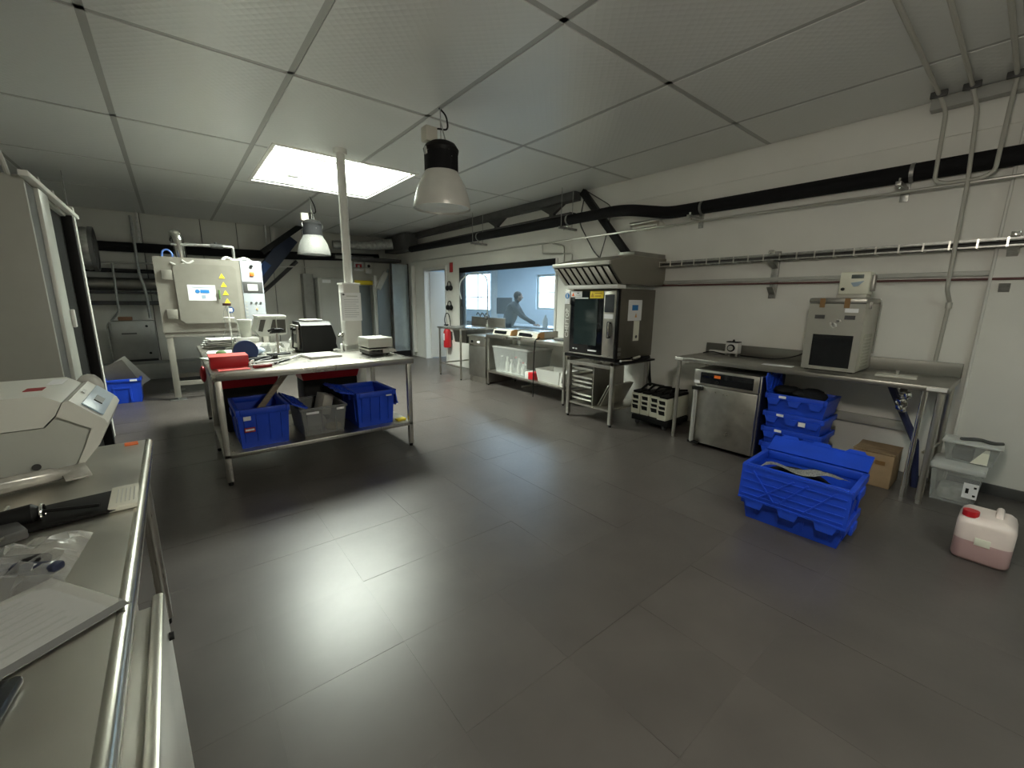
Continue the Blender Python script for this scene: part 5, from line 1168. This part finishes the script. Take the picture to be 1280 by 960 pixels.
# bags, tools and sheets on the left counter
def crumple(x0, x1, y0, y1, z, amp, m, name, label, cat, n=12, rz=0, seed=1, lift=None):
    rnd = random.Random(seed); b = MB(); g = {}
    cx, cy = (x0 + x1) / 2, (y0 + y1) / 2
    for i in range(n + 1):
        for j in range(n + 1):
            u, v = i / n, j / n; e = min(u, 1 - u, v, 1 - v) * 2
            p = RZ(rz) @ Vector((x0 + (x1 - x0) * u - cx, y0 + (y1 - y0) * v - cy, 0))
            g[i, j] = b.bm.verts.new((cx + p.x, cy + p.y, z + .001 + amp * (e ** .5) * (.5 + .9 * rnd.random())))
    for i in range(n):
        for j in range(n): b.bm.faces.new((g[i, j], g[i + 1, j], g[i + 1, j + 1], g[i, j + 1]))
    bmesh.ops.solidify(b.bm, geom=b.bm.faces[:], thickness=.0012)
    return single(name, b, m, label, cat)
single('rolled_bag', MB().tube([(-.80, 2.0, .93), (-.55, 2.03, .932), (-.40, 2.09, .928), (-.335, 2.115, .915)], [.03, .03, .026, .006], seg=10).obox((-.34, 2.10, .922), (.07, .09, .008), RZ(.3) @ RX(.3), .003), mat('bag_grey', (.40, .39, .35), .25, .2, noise=.2, nscale=25), 'rolled grey plastic bag lying along the centrifuge', 'bag', org=(-.55, 2.03, .90))
r = T('black_pouch', 'flat black pouch with white label on the left counter', 'pouch', (-.33, 1.76, .90))
part('pouch', MB().obox((-.36, 1.745, .908), (.32, .17, .014), RZ(.10), .006), mat('pouch_black', (.007, .0065, .006), .6, spec=.12), r)
part('label', MB().obox((-.19, 1.768, .909), (.068, .185, .016), RZ(.02), .003), mat('label_cream', (.60, .59, .50), .6), r)
for k in range(5): part('text_line', MB().obox((-.205 + .010 * k, 1.768, .9175), (.003, .12, .001), RZ(.02)), greyl, r)
r = T('probe_tool', 'black probe with steel rods on the left counter beside the black pouch', 'tool', (-.40, 1.72, .90))
part('handle', MB().tube([(-.47, 1.71, .935), (-.38, 1.72, .935), (-.36, 1.72, .935)], [.022, .028, .012], seg=12), black, r)
part('rod', MB().cyl((-.36, 1.72, .935), (-.24, 1.70, .925), .005, seg=8), black, r)
part('rod', MB().cyl((-.45, 1.62, .93), (-.43, 1.76, .955), .004, seg=8).cyl((-.47, 1.50, .905), (-.41, 1.62, .925), .004, seg=8), chrome, r)
part('clamp', MB().obox((-.42, 1.66, .915), (.06, .10, .03), RZ(.4), .006), dark, r)
part('ring', MB().tube([(-.36, 1.72 + .025 * math.cos(t), .93 + .025 * math.sin(t)) for t in [2 * PI * i / 16 for i in range(17)]], .004), chrome, r)
crumple(-.50, -.255, 1.30, 1.57, .90, .05, film, 'clear_bag', 'crumpled clear plastic bag with dark parts on the left counter', 'bag', rz=-.1, seed=4)
single('bagged_part', MB().obox((-.345, 1.40, .918), (.16, .035, .022), RZ(-.55), .008), mat('part_navy', (.012, .016, .04), .4), 'dark blue part inside the clear plastic bag', 'part')
single('bagged_part', MB().obox((-.36, 1.45, .916), (.12, .04, .024), RZ(-.5), .01), black, 'black part inside the clear plastic bag', 'part')
r = T('plastic_wallet', 'clear plastic wallet holding printed sheets on the left counter', 'wallet', (-.28, 1.16, .90))
wu = Vector((.82, .57, 0)); wv = Vector((-.57, .82, 0)); wc = Vector((-.313, 1.165, .903))
part('sheet', MB().obox(wc, (.19, .225, .003), RZ(.606)), mat('sheet_grey', (.42, .43, .43), .6), r)
part('sleeve', MB().obox(wc + Vector((.012, .003, .003)), (.212, .262, .0015), RZ(.606)), film, r)
for k in range(8): part('text_line', MB().obox(wc + wv * (.09 - .024 * k) + wu * (.02 * (k % 3 - 1)) + Vector((0, 0, .0019)), (.14 - .03 * (k % 3), .004 + .003 * (k % 3 == 0), .0006), RZ(.606)), mat('print_dim', (.26, .26, .27), .7), r)
part('seal', MB().obox(wc - wv * .119 + Vector((.012, .003, .0042)), (.205, .026, .0008), RZ(.606)), mat('seal_grey', (.16, .16, .155), .3), r)
crumple(.58, .98, 5.55, 5.80, .955, .07, film, 'clear_wrap', 'crumpled clear wrap in front of the grey instrument', 'wrap', rz=.2, seed=9)
single('cable_tangle', MB().tube([(.60 + .11 * math.cos(t * 1.7) + .05 * math.sin(t * 3.1), 4.62 + .12 * math.sin(t * 1.3) + .04 * math.cos(t * 2.3), ZT + .012 + .012 * math.sin(t * 2.1)) for t in [i * .35 for i in range(60)]], .006, seg=6), black, 'thin black cable tangled behind the hand clamps', 'cable')
single('black_case', MB().obox((-.325, .925, .912), (.10, .13, .022), RZ(-.15), .009), blackg, 'glossy black case at the near end of the left counter', 'case')

# ------------------------------------------------------------------ office beyond the window, with a person at a desk
OX, OYa, OYb, OZ = 9.0, 3.4, 15.0, 2.95
ow = MB(); W1 = (12.42, 14.25, 1.15, 2.55); W2 = (8.1, 9.98, 1.28, 2.34)
ow.box(OX, OX + .2, OYa, W2[0], 0, OZ).box(OX, OX + .2, W2[1], W1[0], 0, OZ).box(OX, OX + .2, W1[1], OYb, 0, OZ)
for a in (W1, W2): ow.box(OX, OX + .2, a[0], a[1], 0, a[2]).box(OX, OX + .2, a[0], a[1], a[3], OZ)
struct('wall_office', ow, office_m)
struct('wall_office_side', MB().box(XW + .14, OX + .2, OYb, OYb + .1, 0, OZ), office_m)
struct('wall_office_near', MB().box(XW + .14, OX + .2, OYa - .1, OYa, 0, OZ), office_m)
struct('ceiling_office', MB().box(XW + .13, OX + .2, OYa - .1, OYb + .1, OZ, OZ + .1), office_m)
struct('wall_office_back', MB().box(XW + .13, XW + .14, YB + .2, OYb, 0, OZ), office_m)
struct('trim_6', MB().box(OX - .12, OX, 12.0, 12.2, 0, OZ), whitep)
for k, a in enumerate((W1, W2)):
    f = MB()
    for s in rect_minus((a[0], a[1], a[2], a[3]), (a[0] + .06, a[1] - .06, a[2] + .06, a[3] - .06)): f.box(OX + .06, OX + .12, s[0], s[1], s[2], s[3], .004)
    wn = struct('window_%d' % (4 + k), f, greyl)
    struct('pane', MB().box(OX + .085, OX + .091, a[0], a[1], a[2], a[3]), panes, wn)
    m_ = (a[0] + a[1]) / 2
    struct('muntin', MB().box(OX + .07, OX + .11, m_ - .015, m_ + .015, a[2], a[3]), greyl, wn); struct('muntin', MB().box(OX + .07, OX + .11, a[0], a[1], a[2] + .5, a[2] + .525), greyl, wn)
r = T('office_desk', 'long dark desk in the office behind the glass', 'desk', (7.1, 8.0, 0))
part('desktop', MB().box(6.75, 7.55, 6.0, 10.4, .88, .92, .005), mat('desk_grey', (.22, .24, .26), .4), r)
for x in (6.8, 7.45):
    for y in (6.1, 10.25): part('leg', MB().box(x, x + .05, y, y + .05, 0, .88), dark, r)
r = T('office_monitor', 'large dark computer monitor on the office desk', 'monitor', (7.1, 9.15, .92))
part('screen', MB().box(7.08, 7.12, 8.82, 9.48, 1.18, 1.62, .006), mat('monitor_back', (.05, .06, .07), .5), r)
part('stand', MB().cyl((7.13, 9.15, .92), (7.13, 9.15, 1.3), .025).box(7.02, 7.24, 9.0, 9.3, .92, .935, .004), dark, r)
for k in range(2):
    single('pipette_rack', MB().box(6.95, 7.25, 6.05 + .55 * k, 6.45 + .55 * k, .92, 1.02 + .06 * k, .02), [dark, white][k], ['dark device on the office desk behind the hobs', 'white device on the office desk next to the dark device'][k], 'device')
r = T('lab_bottle', 'white bottle on the office desk right of the person', 'bottle', (6.95, 7.35, .92))
part('body', MB().lathe([(.001, 0), (.06, .005), (.06, .2), (.02, .26), (.02, .30), (.001, .30)], (6.95, 7.35, .92), 14), whitep, r)
part('handle', MB().tube([(6.95, 7.41, 1.10), (6.95, 7.46, 1.05), (6.95, 7.42, .98)], .012, bend=.03), whitep, r)
for k in range(3):
    q = T('gooseneck_tool', 'dark jointed bench tool on the office desk near the faucet', 'tool', (7.0, 9.75 + .22 * k, .92), 0, 'jointed bench tools')
    y = 9.75 + .22 * k
    part('arm', MB().tube([(7.0, y, .92), (7.0, y - .04, 1.10), (7.0, y + .10, 1.2), (7.0, y + .16, 1.12)], .018, bend=.04), black, q); part('base', MB().cyl((7.0, y, .92), (7.0, y, .94), .06), black, q)
r = T('office_chair', 'dark office chair tucked behind the person', 'chair', (6.2, 9.3, 0))
part('seat', MB().box(6.0, 6.45, 9.1, 9.55, .46, .54, .03), cloth, r); part('backrest', MB().box(5.98, 6.04, 9.1, 9.55, .62, 1.02, .03), cloth, r)
part('post', MB().cyl((6.22, 9.32, .08), (6.22, 9.32, .46), .03), black, r)
for k in range(5): part('leg', MB().tube([(6.22, 9.32, .10), (6.22 + .28 * math.cos(k * 1.257), 9.32 + .28 * math.sin(k * 1.257), .06)], .02), black, r); part('castor', MB().ball((6.22 + .28 * math.cos(k * 1.257), 9.32 + .28 * math.sin(k * 1.257), .03), .03, 10), black, r)
# person standing at the desk, leaning forward on it
PX, PY = 6.42, 8.12
def skin_mesh(name, V, E, R, m, parent, root=0, sub=2):
    me = bpy.data.meshes.new(name); me.from_pydata([Vector(v) - rootof(parent).location for v in V], E, []); me.update()
    o = bpy.data.objects.new(name, me); COL.objects.link(o); o.parent = parent; me.materials.append(m)
    md = o.modifiers.new('skin', 'SKIN'); md.use_smooth_shade = True
    for i, rr in enumerate(R): me.skin_vertices[0].data[i].radius = rr if isinstance(rr, tuple) else (rr, rr)
    for i in range(len(V)): me.skin_vertices[0].data[i].use_root = (i == root)
    s = o.modifiers.new('sub', 'SUBSURF'); s.levels = sub; s.render_levels = sub
    return o
pr = T('person', 'person in dark hooded top leaning over the desk behind the glass', 'person', (PX, PY, 0))
V = [(PX, PY, .95), (PX + .03, PY - .03, 1.12), (PX + .06, PY - .09, 1.32), (PX + .08, PY - .14, 1.44), (PX + .10, PY - .19, 1.52), (PX + .11, PY - .23, 1.60), (PX + .11, PY - .24, 1.70),
     (PX + .24, PY - .02, 1.42), (PX + .38, PY - .14, 1.16), (PX + .46, PY - .40, 1.0),
     (PX - .07, PY - .26, 1.42), (PX + .08, PY - .42, 1.18), (PX + .40, PY - .56, 1.0),
     (PX + .07, PY + .07, .90), (PX + .08, PY + .07, .50), (PX + .05, PY + .08, .09), (PX + .19, PY + .03, .05),
     (PX - .07, PY - .06, .90), (PX - .06, PY - .05, .50), (PX - .10, PY - .04, .09), (PX + .04, PY - .09, .05)]
E = [(0, 1), (1, 2), (2, 3), (3, 4), (4, 5), (5, 6), (3, 7), (7, 8), (8, 9), (3, 10), (10, 11), (11, 12), (0, 13), (13, 14), (14, 15), (15, 16), (0, 17), (17, 18), (18, 19), (19, 20)]
R = [.17, .18, .20, .15, .075, .085, .08, .09, .058, .045, .075, .058, .045, .10, .07, .05, .045, .10, .07, .05, .045]
skin_mesh('body', V, E, R, cloth, pr)
part('head', MB().ball((PX + .125, PY - .25, 1.635), (.085, .095, .115), 20).ball((PX + .20, PY - .305, 1.62), (.018, .018, .02), 8).ball((PX + .06, PY - .335, 1.63), (.012, .022, .03), 8).ball((PX + .185, PY - .17, 1.63), (.012, .022, .03), 8), skin, pr)
part('hair', MB().ball((PX + .105, PY - .235, 1.665), (.098, .105, .105), 20), hairm, pr)
for hx, hy in ((PX + .47, PY - .43), (PX + .43, PY - .59)):
    V = [(hx - .01, hy + .02, .985), (hx + .03, hy - .02, .965)]; E = [(0, 1)]; R = [.03, .034]
    for k in range(4):
        a = -.9 + .22 * k; n0 = len(V); l = (.075, .085, .08, .065)[k]
        V += [(hx + .05 + .012 * k, hy - .05 + .012 * k, .955), (hx + .05 + l * math.cos(a), hy - .05 + l * math.sin(a), .938)]; E += [(1, n0), (n0, n0 + 1)]; R += [.010, .008]
    n0 = len(V); V += [(hx + .01, hy - .05, .95), (hx + .02, hy - .085, .935)]; E += [(0, n0), (n0, n0 + 1)]; R += [.011, .009]
    skin_mesh('hand', V, E, R, skin, pr, 0, 1)
ol = T('office_fill_panel', 'added long flat lamp panel on the office ceiling behind the glass', 'lamp', (7.2, 8.6, 2.90))  # panel added as housing for the office fill light
part('housing', MB().box(6.86, 7.54, 6.75, 10.45, 2.90, 2.944, .004), whitep, ol)
# outside: pale building and ground seen through the office windows
struct('ground', MB().box(OX + .25, 60, -30, 70, -.3, -.1), mat('asphalt', (.25, .25, .25), .8))
r = T('far_building', 'pale building with brick-coloured windows seen through the office windows', 'building', (34, 48, -.1))
part('wall', MB().box(30, 40, 20, 70, -.1, 5.5), mat('far_wall', (.62, .66, .68), .8), r)
part('roof', MB().box(29.7, 40.3, 19.7, 70.3, 5.5, 5.8), greyl, r)
for k in range(9):
    f = part('window', MB().box(29.9, 30.05, 24 + 4.8 * k, 26.4 + 4.8 * k, 1.0, 3.6), mat('far_brick', (.40, .28, .24), .8), r); part('pane', MB().box(29.85, 29.92, 24.3 + 4.8 * k, 26.1 + 4.8 * k, 1.3, 3.3), panes, f)
